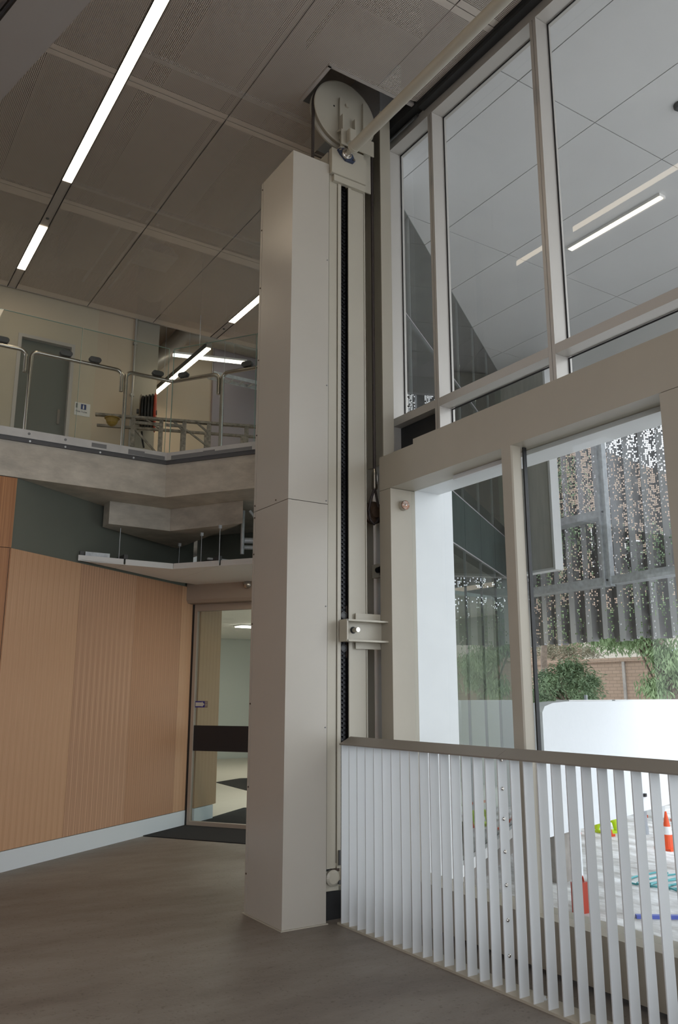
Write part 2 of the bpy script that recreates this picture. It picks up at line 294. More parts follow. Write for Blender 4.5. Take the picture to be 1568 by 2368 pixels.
# ------------------------------------------------------------------ building helpers
class Frame:
    def __init__(s, o=(0, 0, 0), ang=0.0):
        s.m = Matrix.Translation(o) @ Matrix.Rotation(ang, 4, 'Z')
WORLD = Frame()
WM = {}      # world matrices of the objects built here
class MB:
    def __init__(s, fr=WORLD): s.v = []; s.f = []; s.fr = fr; s.smooth = []
    def add(s, vs, fs, smooth=False):
        k = len(s.v); s.v += [s.fr.m @ Vector(p) for p in vs]
        s.f += [tuple(i + k for i in f) for f in fs]; s.smooth += [smooth] * len(fs); return s
    def box(s, x0, x1, y0, y1, z0, z1):
        return s.add([(x0, y0, z0), (x1, y0, z0), (x1, y1, z0), (x0, y1, z0), (x0, y0, z1), (x1, y0, z1), (x1, y1, z1), (x0, y1, z1)],
                     [(0, 3, 2, 1), (4, 5, 6, 7), (0, 1, 5, 4), (1, 2, 6, 5), (2, 3, 7, 6), (3, 0, 4, 7)])
    def bev(s, x0, x1, y0, y1, z0, z1, b=0.004):
        # box with its vertical edges chamfered
        pts = [(x0 + b, y0), (x1 - b, y0), (x1, y0 + b), (x1, y1 - b), (x1 - b, y1), (x0 + b, y1), (x0, y1 - b), (x0, y0 + b)]
        return s.prism(pts, z0, z1)
    def prism(s, pts, z0, z1):
        n = len(pts)
        a = sum(pts[i][0] * pts[(i + 1) % n][1] - pts[(i + 1) % n][0] * pts[i][1] for i in range(n))
        if a < 0: pts = pts[::-1]
        return s.add([(x, y, z0) for x, y in pts] + [(x, y, z1) for x, y in pts],
                     [tuple(range(n - 1, -1, -1)), tuple(range(n, 2 * n))] + [(i, (i + 1) % n, n + (i + 1) % n, n + i) for i in range(n)])
    def extrude(s, prof, axis, a0, a1):
        # profile in the two other axes, run along axis ('x': (y,z), 'y': (x,z))
        n = len(prof)
        P = (lambda t, p: (t, p[0], p[1])) if axis == 'x' else (lambda t, p: (p[0], t, p[1]))
        return s.add([P(a0, p) for p in prof] + [P(a1, p) for p in prof],
                     [tuple(range(n - 1, -1, -1)), tuple(range(n, 2 * n))] + [(i, (i + 1) % n, n + (i + 1) % n, n + i) for i in range(n)])
    def tube(s, path, r, n=12, caps=True):
        path = [Vector(p) for p in path]; rings = []; up = None
        for i, p in enumerate(path):
            d = (path[min(i + 1, len(path) - 1)] - path[max(i - 1, 0)]).normalized()
            if up is None: up = Vector((0, 0, 1)) if abs(d.z) < 0.9 else Vector((1, 0, 0))
            a = d.cross(up).normalized(); b = a.cross(d).normalized(); up = b
            rr = r[i] if isinstance(r, (list, tuple)) else r
            rings.append([p + (a * math.cos(2 * math.pi * k / n) + b * math.sin(2 * math.pi * k / n)) * rr for k in range(n)])
        vs = [q for R in rings for q in R]; m = len(rings)
        fs = [(i * n + k, i * n + (k + 1) % n, (i + 1) * n + (k + 1) % n, (i + 1) * n + k) for i in range(m - 1) for k in range(n)]
        s.add(vs, fs, True)
        if caps:
            s.add([v for v in rings[0]], [tuple(range(n - 1, -1, -1))]); s.add([v for v in rings[-1]], [tuple(range(n))])
        return s
    def cyl(s, a, b, r, n=20): return s.tube([a, b], r, n)
    def lathe(s, o, axis, prof, n=40):
        # prof: (distance along axis, radius)
        d = Vector(axis).normalized(); up = Vector((0, 0, 1)) if abs(d.z) < 0.9 else Vector((1, 0, 0))
        a = d.cross(up).normalized(); b = a.cross(d); o = Vector(o)
        vs = [o + d * h + (a * math.cos(2 * math.pi * k / n) + b * math.sin(2 * math.pi * k / n)) * r for h, r in prof for k in range(n)]
        m = len(prof)
        fs = [(i * n + k, i * n + (k + 1) % n, (i + 1) * n + (k + 1) % n, (i + 1) * n + k) for i in range(m - 1) for k in range(n)]
        s.add(vs, fs); s.add(vs[:n], [tuple(range(n - 1, -1, -1))]); return s.add(vs[-n:], [tuple(range(n))])
    def quad(s, *p): return s.add(p, [(0, 1, 2, 3)])
    def mesh(s, name, m, inv):
        me = bpy.data.meshes.new(name); me.from_pydata([inv @ v for v in s.v], [], s.f)
        me.materials.append(m); me.polygons.foreach_set('use_smooth', s.smooth); me.update(); return me
    def build(s, name, m, parent=None, own=None):
        if parent is not None: W = WM[parent.name] if own is None else own.m
        elif own is not None: W = own.m
        else:
            lo = [min(v[i] for v in s.v) for i in range(3)]; hi = [max(v[i] for v in s.v) for i in range(3)]
            W = Matrix.Translation(((lo[0] + hi[0]) / 2, (lo[1] + hi[1]) / 2, lo[2]))
        me = s.mesh(name, m, W.inverted()); o = bpy.data.objects.new(name, me); C.objects.link(o)
        if parent is not None:
            o.parent = parent; o.matrix_basis = WM[parent.name].inverted() @ W
        else: o.matrix_basis = W
        WM[o.name] = W.copy()
        return o
def tag(o, label=None, cat=None, group=None, kind=None):
    if label: o['label'] = label
    if cat: o['category'] = cat
    if group: o['group'] = group
    if kind: o['kind'] = kind
    return o
def thing(name, label, cat, loc=(0, 0, 0), ang=0.0, group=None, kind=None):
    o = bpy.data.objects.new(name, None); C.objects.link(o); o.empty_display_size = 0.1
    W = Matrix.Translation(loc) @ Matrix.Rotation(ang, 4, 'Z'); o.matrix_basis = W; WM[o.name] = W.copy()
    return tag(o, label, cat, group, kind)
def piece(name, me, parent, W):
    o = bpy.data.objects.new(name, me); C.objects.link(o); o.parent = parent
    o.matrix_basis = WM[parent.name].inverted() @ W; WM[o.name] = W.copy(); return o
def text(name, body, size, m, parent, W, ext=0.0004, align='LEFT'):
    cu = bpy.data.curves.new(name, 'FONT'); cu.body = body; cu.size = size; cu.extrude = ext; cu.align_x = align
    t = bpy.data.objects.new(name, cu); C.objects.link(t); bpy.context.view_layer.update()
    me = bpy.data.meshes.new_from_object(t.evaluated_get(bpy.context.evaluated_depsgraph_get()))
    bpy.data.objects.remove(t); bpy.data.curves.remove(cu); me.materials.clear(); me.materials.append(m)
    return piece(name, me, parent, W)
def arc(c, r, a0, a1, n, u, v):
    c, u, v = Vector(c), Vector(u), Vector(v)
    return [c + u * r * math.cos(a0 + (a1 - a0) * i / n) + v * r * math.sin(a0 + (a1 - a0) * i / n) for i in range(n + 1)]

# directions: X = out through the glass wall, Y = along it; the timber wall and door run on a third bearing
ANG = math.radians(34.75)
cdir = Vector((math.cos(ANG), math.sin(ANG), 0)); edir = Vector((math.sin(ANG), -math.cos(ANG), 0))
TW = Frame((1.554, 7.497, 0), ANG)        # timber wall: local x along it, local -y into the room
CEIL = 6.05

# ================================================================== SETTING
# ---- ground floor slab
m = MB().prism([(-7, -3), (3.62, -3), (3.62, 4.62), (3.98, 4.98), (3.98, 5.36), (6.5, 7.12), (8.12, 8.25), (9.6, 9.6), (9.6, 22), (-7, 22)], -0.3, 0.0)
o = m.build('floor', floorm); tag(o, 'bare grey brown concrete floor with faint trowel marks', 'floor', kind='structure')

# ---- timber wall on its own bearing, four veneer panels
tw = thing('wall_left', 'oak veneer panelled wall leading back to the glass door', 'wall', TW.m.translation, ANG, kind='structure')
MB(TW).box(-0.19, 2.74, 0.014, 0.13, 0.0, 2.645).build('wall_core', darkm, tw)
for a, b, wm in ((-0.19, 0.72, wood1), (0.723, 1.60, wood2), (1.603, 2.47, wood3), (2.473, 2.74, wood1)):
    MB(TW).box(a, b, 0.0, 0.014, 0.165, 2.645).build('veneer_panel', wm, tw)
o = MB(TW).box(-0.20, 2.72, -0.006, 0.013, 0.0, 0.16).build('baseboard_left', skirt, own=TW)
tag(o, 'pale blue grey metal skirting under the oak wall', 'skirting', kind='structure')
o = MB(TW).box(-0.19, 2.72, 0.03, 0.13, 2.646, 3.285).build('wall_upper', greenw, own=TW)
tag(o, 'dark green painted wall strip above the oak panelling', 'wall', kind='structure')
# timber return below the slab edge
rw = thing('wall_return', 'orange oak return wall at the left edge under the slab', 'wall', (0.0, 7.40, 0), 0, kind='structure')
MB().box(-3.0, 1.395, 7.42, 7.52, 0.0, 3.27).build('wall_core', darkm, rw)
MB().box(-3.0, 1.398, 7.405, 7.42, 0.165, 2.647).build('veneer_panel', wood4, rw)
MB().box(-3.0, 1.398, 7.405, 7.42, 2.652, 3.272).build('veneer_panel', wood4, rw)
MB().box(-3.0, 1.398, 7.398, 7.412, 0.0, 0.16).build('skirting', skirt, rw)

# ---- upper storey slab with its steel angle and fascia
K = Vector((2.76, 7.405, 0)); E1 = K + edir * 1.6
far = [(4.75, 6.1), (8.05, 8.42), (9.6, 9.6), (9.6, 18), (-4, 18)]
us = thing('floor_upper', 'board marked concrete bridge slab with white fascia and steel angle', 'slab', (2.76, 7.405, 3.28), 0, kind='structure')
MB().prism([(-4, 7.405), (K.x, K.y), (E1.x, E1.y)] + far, 3.28, 3.605).build('slab_edge', concrete, us)
def offs(d):   # slab outline moved d outward
    k = K + Vector((0, -d, 0)) + Vector((-math.tan((math.pi / 2 - ANG) / 2) * 0, 0, 0))
    k = Vector((K.x - d * math.tan(math.radians(27.6)), K.y - d, 0)); e = E1 + Vector((-math.cos(ANG), -math.sin(ANG), 0)) * d
    return [(-4, 7.405 - d), (k.x, k.y), (e.x, e.y)]
MB().prism(offs(0.018) + far, 3.605, 3.635).build('steel_angle', darksteel, us)
MB().prism(offs(0.006) + far, 3.635, 3.648).build('steel_angle', darksteel, us)
MB().prism(offs(0.012) + far, 3.648, 3.725).build('fascia', fascia, us)
MB().prism([(2.36, 7.84), (3.0, 7.86), (3.45, 7.10), (3.45, 8.78), (2.36, 8.03)], 3.05, 3.279).build('downstand', concrete, us)
for x in (1.47, 1.78, 2.10, 2.42):
    MB().cyl((x, 7.392, 3.618), (x, 7.374, 3.618), 0.009, 8).build('bolt', galv, us)
for x in (1.46, 1.78):
    MB().cyl((x, 7.394, 3.69), (x, 7.389, 3.69), 0.012, 14).build('fascia_plug', tape, us)
for a, b, z0, z1 in ((2.02, 2.16, 3.665, 3.705), (2.37, 2.53, 3.652, 3.70), (2.53, 2.735, 3.65, 3.685)):
    MB().box(a, b, 7.3915, 7.393, z0, z1).build('tape_strip', tape, us)
FR = Frame((K.x, K.y, 0), ANG - math.pi / 2)          # local x along the slab's right run, local -y outward
for a, b, z0, z1 in ((0.06, 0.42, 3.65, 3.69), (0.42, 0.55, 3.65, 3.697), (0.55, 0.95, 3.65, 3.682)):
    MB(FR).box(a, b, -0.0145, -0.0125, z0, z1).build('tape_strip', tape, us)

# ---- door at the end of the timber wall
DX = 2.724
dr = thing('door_1', 'automatic glass sliding door in a brown metal frame beside the oak wall', 'door', TW.m @ Vector((DX, 0.03, 0)), ANG, kind='structure')
hd = MB(TW)
hd.extrude([(DX - 0.16, 2.49), (DX - 0.13, 2.455), (DX + 0.05, 2.45), (DX + 0.05, 2.69), (DX - 0.16, 2.69)], 'y', 0.0, -2.3)
hd.build('header_box', brownm, dr)
MB(TW).box(DX - 0.02, DX + 0.03, -0.005, -0.028, 0.0, 2.45).build('black_jamb', black, dr)
MB(TW).box(DX - 0.02, DX + 0.03, -0.03, -0.068, 0.0, 2.45).build('frame_stile', brownm, dr)
MB(TW).box(DX - 0.02, DX + 0.03, -0.068, -1.25, 2.37, 2.45).build('frame_head', brownm, dr)
MB(TW).box(DX - 0.02, DX + 0.03, -0.068, -1.25, 0.0, 0.05).build('bottom_rail', brownm, dr)
MB(TW).box(DX - 0.02, DX + 0.03, -1.25, -1.32, 0.0, 2.45).build('frame_stile', brownm, dr)
p = MB(TW).box(DX, DX + 0.008, -0.068, -1.25, 0.05, 2.37).build('door_pane', glassd, dr)
MB(TW).box(DX - 0.002, DX - 0.0005, -0.068, -1.25, 0.80, 1.078).build('vinyl_band', band, p)
st = MB(TW).box(DX - 0.003, DX - 0.001, -0.075, -0.20, 1.276, 1.347).build('arrow_sticker', stickblue, p)
aw = MB(TW); pts = [(-0.08, 1.29), (-0.165, 1.29), (-0.165, 1.281), (-0.197, 1.3115), (-0.165, 1.342), (-0.165, 1.333), (-0.08, 1.333)]
aw.add([(DX - 0.0036, a, b) for a, b in pts], [tuple(range(7))]); aw.build('arrow', stickwhite, p)
MB(TW).box(DX - 0.003, DX - 0.001, -0.201, -0.238, 1.276, 1.347).build('grey_sticker', stickgrey, p)
for z in (1.29, 1.30, 1.31, 1.325, 1.335):
    MB(TW).box(DX - 0.0036, DX - 0.003, -0.206, -0.233, z, z + 0.003).build('print_line', stickwhite, p)
sn = thing('door_sensor', 'small silver dome sensor on the brown door header', 'sensor', TW.m @ Vector((DX - 0.16, -0.80, 2.63)), ANG)
MB(TW).lathe((DX - 0.16, -0.80, 2.632), (-1, 0, 0), [(0, 0.05), (0.012, 0.05), (0.03, 0.042), (0.045, 0.024), (0.05, 0.006)], 24).build('dome', steel, sn)
MB(TW).lathe((DX - 0.16, -0.80, 2.632), (-1, 0, 0), [(-0.001, 0.056), (0.006, 0.056)], 24).build('mount_ring', brownm, sn)
# wall over and beside the door
o = MB(TW).box(DX + 0.06, DX + 0.12, 0.02, -3.1, 2.70, 3.275).build('wall_over_door', greenw, own=TW); tag(o, 'dark wall above the glass door header', 'wall', kind='structure')
MB(TW).box(DX, DX + 0.008, -1.33, -3.0, 0.05, 2.40).build('side_pane', glassd, dr)
mt = MB(TW).box(1.93, DX + 0.3, -0.01, -1.6, 0.0, 0.008).build('floor_mat', matm, own=TW); tag(mt, 'black carpet entrance mat in front of the glass door', 'mat')

# ---- room seen through the door
o = MB(TW).box(DX + 0.14, 3.34, -0.02, 0.13, 0.165, 2.645).build('wall_corridor', wood5, own=TW); tag(o, 'pale oak corridor wall seen through the glass door', 'wall', kind='structure')
o = MB(TW).box(DX + 0.14, 3.27, -0.026, 0.12, 0.0, 0.16).build('baseboard_corridor', skirt, own=TW); tag(o, 'blue grey skirting of the corridor behind the glass door', 'skirting', kind='structure')
m = MB().prism([(4.0, 9.25), (5.1, 7.6), (8.1, 8.4), (9.55, 9.6), (9.55, 17.85), (4.3, 17.85)], 0.0, 0.004)
o = m.build('floor_corridor', innerfloor); tag(o, 'pale tiled corridor floor behind the glass door', 'floor', kind='structure')
mt = MB().prism([(4.02, 9.2), (4.95, 7.7), (6.4, 8.9), (4.98, 9.98)], 0.004, 0.010).build('floor_mat', matm); tag(mt, 'black mat just inside the glass door', 'mat')
mt = MB().prism([(6.0, 13.1), (6.65, 13.5), (7.8, 13.0), (5.9, 11.75)], 0.004, 0.010).build('floor_mat', matm); tag(mt, 'black carpet triangle farther down the corridor floor', 'mat')
o = MB().box(4.3, 9.6, 17.9, 18.1, 0.0, 3.2).build('wall_corridor_end', bluewall); tag(o, 'pale blue green wall at the end of the corridor', 'wall', kind='structure')
o = MB().prism([(4.3, 9.5), (5.4, 7.9), (8.0, 8.5), (9.6, 9.65), (9.6, 17.88), (4.3, 17.88)], 2.73, 2.78).build('ceiling_corridor', whitepaint); tag(o, 'white corridor ceiling behind the glass door', 'ceiling', kind='structure')
o = MB().box(9.6, 9.7, 9.6, 18, 0, 3.2).build('wall_corridor_east', bluewall); tag(o, 'pale far side wall of the corridor', 'wall', kind='structure')
o = MB().box(4.2, 4.3, 9.6, 18, 0, 3.2).build('wall_corridor_side', bluewall); tag(o, 'pale side wall of the corridor beyond the oak panels', 'wall', kind='structure')
def corridor_light(x0, x1, y0, y1, label):
    t = thing('ceiling_light', label, 'light', ((x0 + x1) / 2, (y0 + y1) / 2, 2.70), group='corridor lights')
    MB().box(x0 - 0.02, x1 + 0.02, y0 - 0.02, y1 + 0.02, 2.705, 2.73).build('light_frame', whitepaint, t)
    MB().box(x0, x1, y0, y1, 2.69, 2.705).build('diffuser', litroom, t)
corridor_light(6.9, 8.3, 14.1, 14.4, 'lit strip light on the corridor ceiling seen through the door')
corridor_light(5.3, 6.5, 10.3, 10.6, 'lit strip light on the corridor ceiling nearer the door')

# ---- suspended white ceiling below the slab
sc = thing('suspended_ceiling', 'white suspended ceiling panels with ribbed edges over the door', 'ceiling', (3.06, 7.88, 2.665))
wl = lambda x: 7.497 + (x - 1.554) * math.tan(ANG) - 0.03
for poly in ([(2.10, 7.875), (2.55, 7.878), (2.55, wl(2.55)), (2.12, wl(2.12))],
             [(2.558, 7.88), (3.06, 7.88), (3.37, 7.433), (3.37, wl(3.37)), (2.558, wl(2.558))],
             [(3.374, 7.427), (4.2, 6.236), (5.1, 7.1), (3.79, 8.88), (3.374, wl(3.374))]):
    MB().prism(poly, 2.665, 2.672).build('panel', whitepaint, sc)
def lip(a, b, dirv, z1):
    # upstanding ribbed edge along a panel front
    a, b = Vector((*a, 0)), Vector((*b, 0)); L = (b - a).length; ang = math.atan2((b - a).y, (b - a).x)
    f = Frame(a, ang); q = MB(f).box(0, L, 0.0, 0.006, 2.672, 2.722).build('edge_lip', whitepaint, sc)
    r = MB(f)
    for z in (2.676, 2.684, 2.692):
        n = int(L / 0.02)
        for i in range(n):
            r.box(i * 0.02 + (0.005 if z == 2.684 else 0), i * 0.02 + 0.012 + (0.005 if z == 2.684 else 0), -0.002, 0.0, z, z + 0.004)
    o = r.build('edge_ribs', whitepaint, q); o['kind'] = 'stuff'
lip((2.10, 7.875), (2.545, 7.878), None, 0); lip((2.565, 7.88), (3.06, 7.88), None, 0)
lip((3.062, 7.877), (3.366, 7.438), None, 0); lip((3.378, 7.42), (4.2, 6.236), None, 0)
for x, y0, y1 in ((2.14, 7.9, 7.97), (2.56, 7.86, 8.1), (3.37, 7.42, 8.6)):
    MB().box(x - 0.02, x + 0.02, y0, max(y1, y0 + 0.1), 2.723, 2.765).build('carrier_channel', duct, sc)
MB().box(2.18, 2.42, 7.93, 7.96, 2.725, 2.77).build('carrier_channel', galv, sc)
MB().box(3.30, 4.2, 7.55, 7.58, 2.74, 2.76).build('carrier_channel', galv, sc)
for x, y, zt in ((2.53, 7.99, 3.279), (3.346, 8.45, 3.05), (3.31, 7.76, 3.05), (3.305, 7.30, 3.05)):
    r = MB().cyl((x, y, 2.67), (x, y, zt - 0.02), 0.0035, 8).build('hanger_rod', galv, sc)
    MB().box(x - 0.014, x + 0.014, y - 0.012, y + 0.012, zt - 0.035, zt - 0.001).build('hanger_clip', galv, r)
t = thing('ceiling_light', 'added unseen fill light behind the steel column that brightens the oak wall', 'light', (4.35, 6.95, 2.66), ANG)  # added lamp, hidden by the column, brightens the oak wall
LF = Frame((4.35, 6.95, 0), ANG - math.pi / 2)
MB(LF).box(-0.62, 0.62, -0.09, 0.09, 2.655, 2.664).build('light_frame', whitepaint, t); MB(LF).box(-0.6, 0.6, -0.07, 0.07, 2.648, 2.655).build('diffuser', lobbyfill, t)
# pipes and bracing in the dark void right of the downstand
vb = thing('void_framing', 'grey steel bracing and pipes in the dark void above the door', 'framing', (3.9, 7.3, 2.78))
for a, b, r in (((3.62, 7.45, 2.95), (4.4, 7.05, 2.95), 0.03), ((3.62, 7.45, 2.88), (4.4, 7.05, 2.87), 0.022), ((3.60, 7.25, 3.22), (3.80, 7.15, 2.93), 0.014),
                ((3.80, 7.15, 2.93), (3.98, 7.05, 3.2), 0.014), ((3.60, 7.4, 2.80), (3.60, 7.4, 3.25), 0.02), ((3.86, 7.2, 2.74), (3.72, 7.3, 3.0), 0.02)):
    MB().cyl(a, b, r, 10).build('brace', galv, vb)

# ---- upper storey walls
ub = thing('wall_back', 'beige plaster wall of the upper storey behind the balustrade', 'wall', (1.0, 9.46, 3.725), kind='structure')
MB().box(-4, 1.66, 9.46, 9.6, 3.725, 6.9).build('wall_panel', plaster, ub)
MB().box(1.66, 2.30, 9.46, 9.6, 5.525, 6.9).build('wall_panel', plaster, ub)
MB().box(2.30, 2.567, 9.46, 9.6, 3.725, 6.9).build('wall_panel', plaster, ub)
MB().box(2.568, 3.03, 9.463, 9.6, 3.725, 6.9).build('wall_panel', plaster2, ub)
MB().box(3.03, 3.35, 9.47, 9.6, 3.725, 6.9).build('wall_panel', greyw, ub)
d2 = thing('door_2', 'grey green door in a steel frame behind the glass balustrade', 'door', (1.98, 9.47, 3.725), kind='structure')
MB().box(1.695, 2.265, 9.52, 9.56, 3.725, 5.485).build('door_leaf', doorgrey, d2)
for a, b, z0, z1 in ((1.655, 1.695, 3.725, 5.525), (2.265, 2.305, 3.725, 5.525), (1.695, 2.265, 5.485, 5.525)):
    MB().box(a, b, 9.448, 9.57, z0, z1).build('door_frame', alu, d2)
MB().box(2.17, 2.20, 9.50, 9.52, 4.52, 4.70).build('lock_plate', steel, d2)
o = MB().box(3.36, 4.67, 10.8, 10.9, 3.725, 6.9).build('wall_room_beyond', plaster2); tag(o, 'beige wall lit by the hanging light in the upper room', 'wall', kind='structure')
o = MB().box(4.672, 9, 10.75, 10.9, 3.725, 6.9).build('wall_mauve', purplew); tag(o, 'mauve grey wall in the upper room right of the beige wall', 'wall', kind='structure')
MB_ = MB().box(3.2, 3.35, 9.6, 10.8, 3.725, 6.9); o = MB_.build('wall_room_side', plaster2); tag(o, 'beige side wall just inside the upper room', 'wall', kind='structure')
o = MB().box(8.25, 8.35, 8.35, 10.74, 3.725, 6.9).build('wall_room_end', purplew); tag(o, 'mauve end wall of the upper room by the glass wing', 'wall', kind='structure')
cp = thing('conduit', 'grey vertical conduit on the upper wall beside the hose reel', 'pipe', (3.03, 9.435, 3.725))
MB().cyl((3.03, 9.435, 3.725), (3.03, 9.435, 6.1), 0.014, 10).build('pipe_run', reel_pipe, cp)
for z in (4.3, 5.02, 5.7): MB().box(3.008, 3.052, 9.42, 9.46, z, z + 0.03).build('pipe_clip', reel_pipe, cp)
sg = thing('toilet_sign', 'white paper sign with a blue figure square beside the upper door', 'sign', (2.44, 9.455, 4.655))
MB().box(2.352, 2.535, 9.453, 9.459, 4.655, 4.815).build('sheet', signw, sg)
MB().box(2.425, 2.485, 9.451, 9.4525, 4.735, 4.80).build('blue_square', signb, sg)
fg = MB().lathe((2.455, 9.4515, 4.788), (0, -1, 0), [(0, 0.006), (0.0012, 0.006)], 12)
fg.build('figure_head', signw, sg)
MB().prism([(2.447, 9.4495), (2.463, 9.4495), (2.463, 9.4508), (2.447, 9.4508)], 4.74, 4.78).build('figure_body', signw, sg)
MB().prism([(2.367, 9.4505), (2.385, 9.4505), (2.385, 9.4525), (2.367, 9.4525)], 4.745, 4.80).build('side_figure', signk, sg)
text('lettering', 'Male Toilet', 0.03, signk, sg, Matrix.Translation((2.365, 9.4515, 4.695)) @ Matrix.Rotation(math.pi / 2, 4, 'X'))
hr = thing('hose_reel', 'fire hose reel with red rims on the upper wall', 'hose reel', (3.12, 9.40, 4.50))
ax = Vector((0.93, -0.37, 0)); c0 = Vector((3.07, 9.22, 4.76))
MB().lathe(c0, ax, [(0.0, 0.20), (0.008, 0.215), (0.014, 0.20)], 36).build('rim', rustdark, hr)
MB().lathe(c0 + ax * 0.165, ax, [(0.0, 0.225), (0.006, 0.238), (0.016, 0.242), (0.022, 0.232)], 36).build('rim', redp, hr)
for k in range(4): MB().lathe(c0 + ax * (0.015 + 0.037 * k), ax, [(0, 0.17 + 0.01 * k), (0.008, 0.195 + 0.01 * k), (0.028, 0.195 + 0.01 * k), (0.036, 0.17 + 0.01 * k)], 32).build('hose_coil', hose, hr)
MB().cyl(c0 - ax * 0.04, c0 + ax * 0.2, 0.03, 12).build('hub', duct, hr)
MB().cyl((3.11, 9.458, 4.70), c0 + ax * 0.02, 0.018, 8).build('bracket_arm', duct, hr)
MB().tube([(3.13, 9.30, 4.54), (3.14, 9.28, 4.42), (3.17, 9.30, 4.34)], 0.012, 8).build('nozzle', hose, hr)

# trestle platform standing behind the glass
TF = Frame((2.36, 8.50, 0), math.radians(-19))
tr = thing('trestle_platform', 'weathered steel trestle platform standing behind the glass balustrade', 'trestle', (2.9, 8.3, 3.725), math.radians(-19))
MB(TF).box(-0.02, 1.98, -0.03, 0.03, 4.36, 4.385).build('top_rail', timber, tr)
MB(TF).box(-0.02, 1.98, 0.35, 0.39, 4.36, 4.385).build('top_rail', timber, tr)
for x in (0.38, 0.68, 0.93, 1.20, 1.62):
    MB(TF).box(x - 0.022, x + 0.022, -0.02, 0.02, 3.727, 4.36).build('leg', timber, tr)
    MB(TF).box(x - 0.022, x + 0.022, 0.35, 0.39, 3.727, 4.36).build('leg', timber, tr)
for a, b in (((0.38, 4.25), (0.66, 3.95)), ((0.93, 4.28), (1.35, 3.98)), ((0.50, 4.36), (0.66, 4.26)), ((0.80, 4.36), (0.91, 4.26)), ((1.06, 4.36), (1.18, 4.26))):
    MB(TF).add([(a[0], -0.012, a[1]), (a[0] + 0.03, -0.012, a[1]), (b[0] + 0.03, -0.012, b[1]), (b[0], -0.012, b[1]),
                (a[0], 0.012, a[1]), (a[0] + 0.03, 0.012, a[1]), (b[0] + 0.03, 0.012, b[1]), (b[0], 0.012, b[1])],
               [(0, 1, 2, 3), (7, 6, 5, 4), (0, 4, 5, 1), (1, 5, 6, 2), (2, 6, 7, 3), (3, 7, 4, 0)]).build('brace', timber, tr)
MB(TF).box(0.40, 0.70, -0.012, 0.012, 4.30, 4.33).build('cross_rail', timber, tr)
MB(TF).box(0.72, 0.92, -0.012, 0.012, 4.30, 4.33).build('cross_rail', timber, tr)
hh = thing('hard_hat', 'yellow hard hat hanging under the left end of the trestle', 'hard hat', (2.50, 8.43, 4.21))
HF = Frame((2.50, 8.42, 0), 0)
MB(HF).lathe((0, 0, 4.33), (0, 0, -1), [(0, 0.066), (0.016, 0.066), (0.05, 0.056), (0.075, 0.036), (0.088, 0.01)], 24).build('shell', yellow, hh)
MB(HF).lathe((0, 0, 4.335), (0, 0, -1), [(0, 0.082), (0.007, 0.082)], 24).build('brim', yellow, hh)

# ---- glass balustrade
gl = thing('glass_balustrade', 'frameless glass balustrade along the left slab edge', 'balustrade', (1.9, 7.40, 3.725))
for a, b in ((-0.6, 0.895), (0.905, 1.865), (1.875, 2.735)):
    q = MB().box(a, b, 7.408, 7.420, 3.725, 4.82).build('glass_pane', glassb, gl)
    MB().box(a, b, 7.408, 7.420, 4.82, 4.823).build('pane_edge', glassedge, q)
    MB().box(b, b + 0.002, 7.408, 7.420, 3.725, 4.82).build('pane_edge', glassedge, q)
gl2 = thing('glass_balustrade', 'frameless glass balustrade turning the slab corner towards the column', 'balustrade', (3.1, 6.95, 3.725), ANG - math.pi / 2)
for a, b in ((0.02, 0.95), (0.96, 1.58)):
    q = MB(FR).box(a, b, 0.004, 0.016, 3.725, 4.82).build('glass_pane', glassb, gl2)
    MB(FR).box(a, b, 0.004, 0.016, 4.82, 4.823).build('pane_edge', glassedge, q)
    MB(FR).box(a - 0.002, a, 0.004, 0.016, 3.725, 4.82).build('pane_edge', glassedge, q)
R = 0.019; rb = 0.06
def bend(p, d0, d1, n=6):
    p, d0, d1 = Vector(p), Vector(d0).normalized(), Vector(d1).normalized()
    c = p - d0 * rb + d1 * rb
    return [c - d1 * rb * math.cos(t) + d0 * rb * math.sin(t) for t in [math.pi / 2 * i / n for i in range(n + 1)]]
X1, UP, DN = Vector((1, 0, 0)), Vector((0, 0, 1)), Vector((0, 0, -1))
def clip_on(parent, p, d):
    d = Vector(d).normalized(); f = Frame(p, math.atan2(d.y, d.x))
    c = MB(f); pts = [(0.05 * (1 if math.cos(t) > 0 else -1) * 0.6 + 0.028 * math.cos(t), 0.026 * math.sin(t) + 0.052) for t in [2 * math.pi * i / 24 for i in range(24)]]
    n = len(pts)
    c.add([(x, -0.02, z) for x, z in pts] + [(x, 0.02, z) for x, z in pts], [tuple(range(n)), tuple(range(2 * n - 1, n - 1, -1))] + [(i, n + i, n + (i + 1) % n, (i + 1) % n) for i in range(n)])
    k = c.build('rail_clip', darksteel, parent); MB(f).cyl((0, 0, 0.012), (0, 0, 0.03), 0.006, 8).build('clip_stem', steel, k)
ZR = 4.515
h = thing('handrail', 'stainless handrail hook at the left edge of the balustrade', 'handrail', (0.4, 7.5, 3.725), group='handrails')
MB().tube([(-0.6, 7.5, ZR)] + bend((1.395, 7.5, ZR), X1, DN) + [(1.395, 7.5, 4.30)], R).build('rail_tube', steel, h); clip_on(h, (1.18, 7.5, ZR), X1)
MB().cyl((0.5, 7.5, 3.725), (0.5, 7.5, ZR), R, 12).build('rail_post', steel, h)
h = thing('handrail', 'stainless bent handrail in front of the grey green upper door', 'handrail', (1.435, 7.5, 3.725), group='handrails')
MB().tube([(1.44, 7.5, 3.725)] + bend((1.44, 7.5, ZR), UP, X1) + bend((2.295, 7.5, ZR), X1, DN) + [(2.295, 7.5, 4.30)], R).build('rail_tube', steel, h)
clip_on(h, (1.75, 7.5, ZR), X1); clip_on(h, (2.025, 7.5, ZR), X1)
Kr = K + cdir * 0.1; Kc = Vector((2.815, 7.5, ZR))
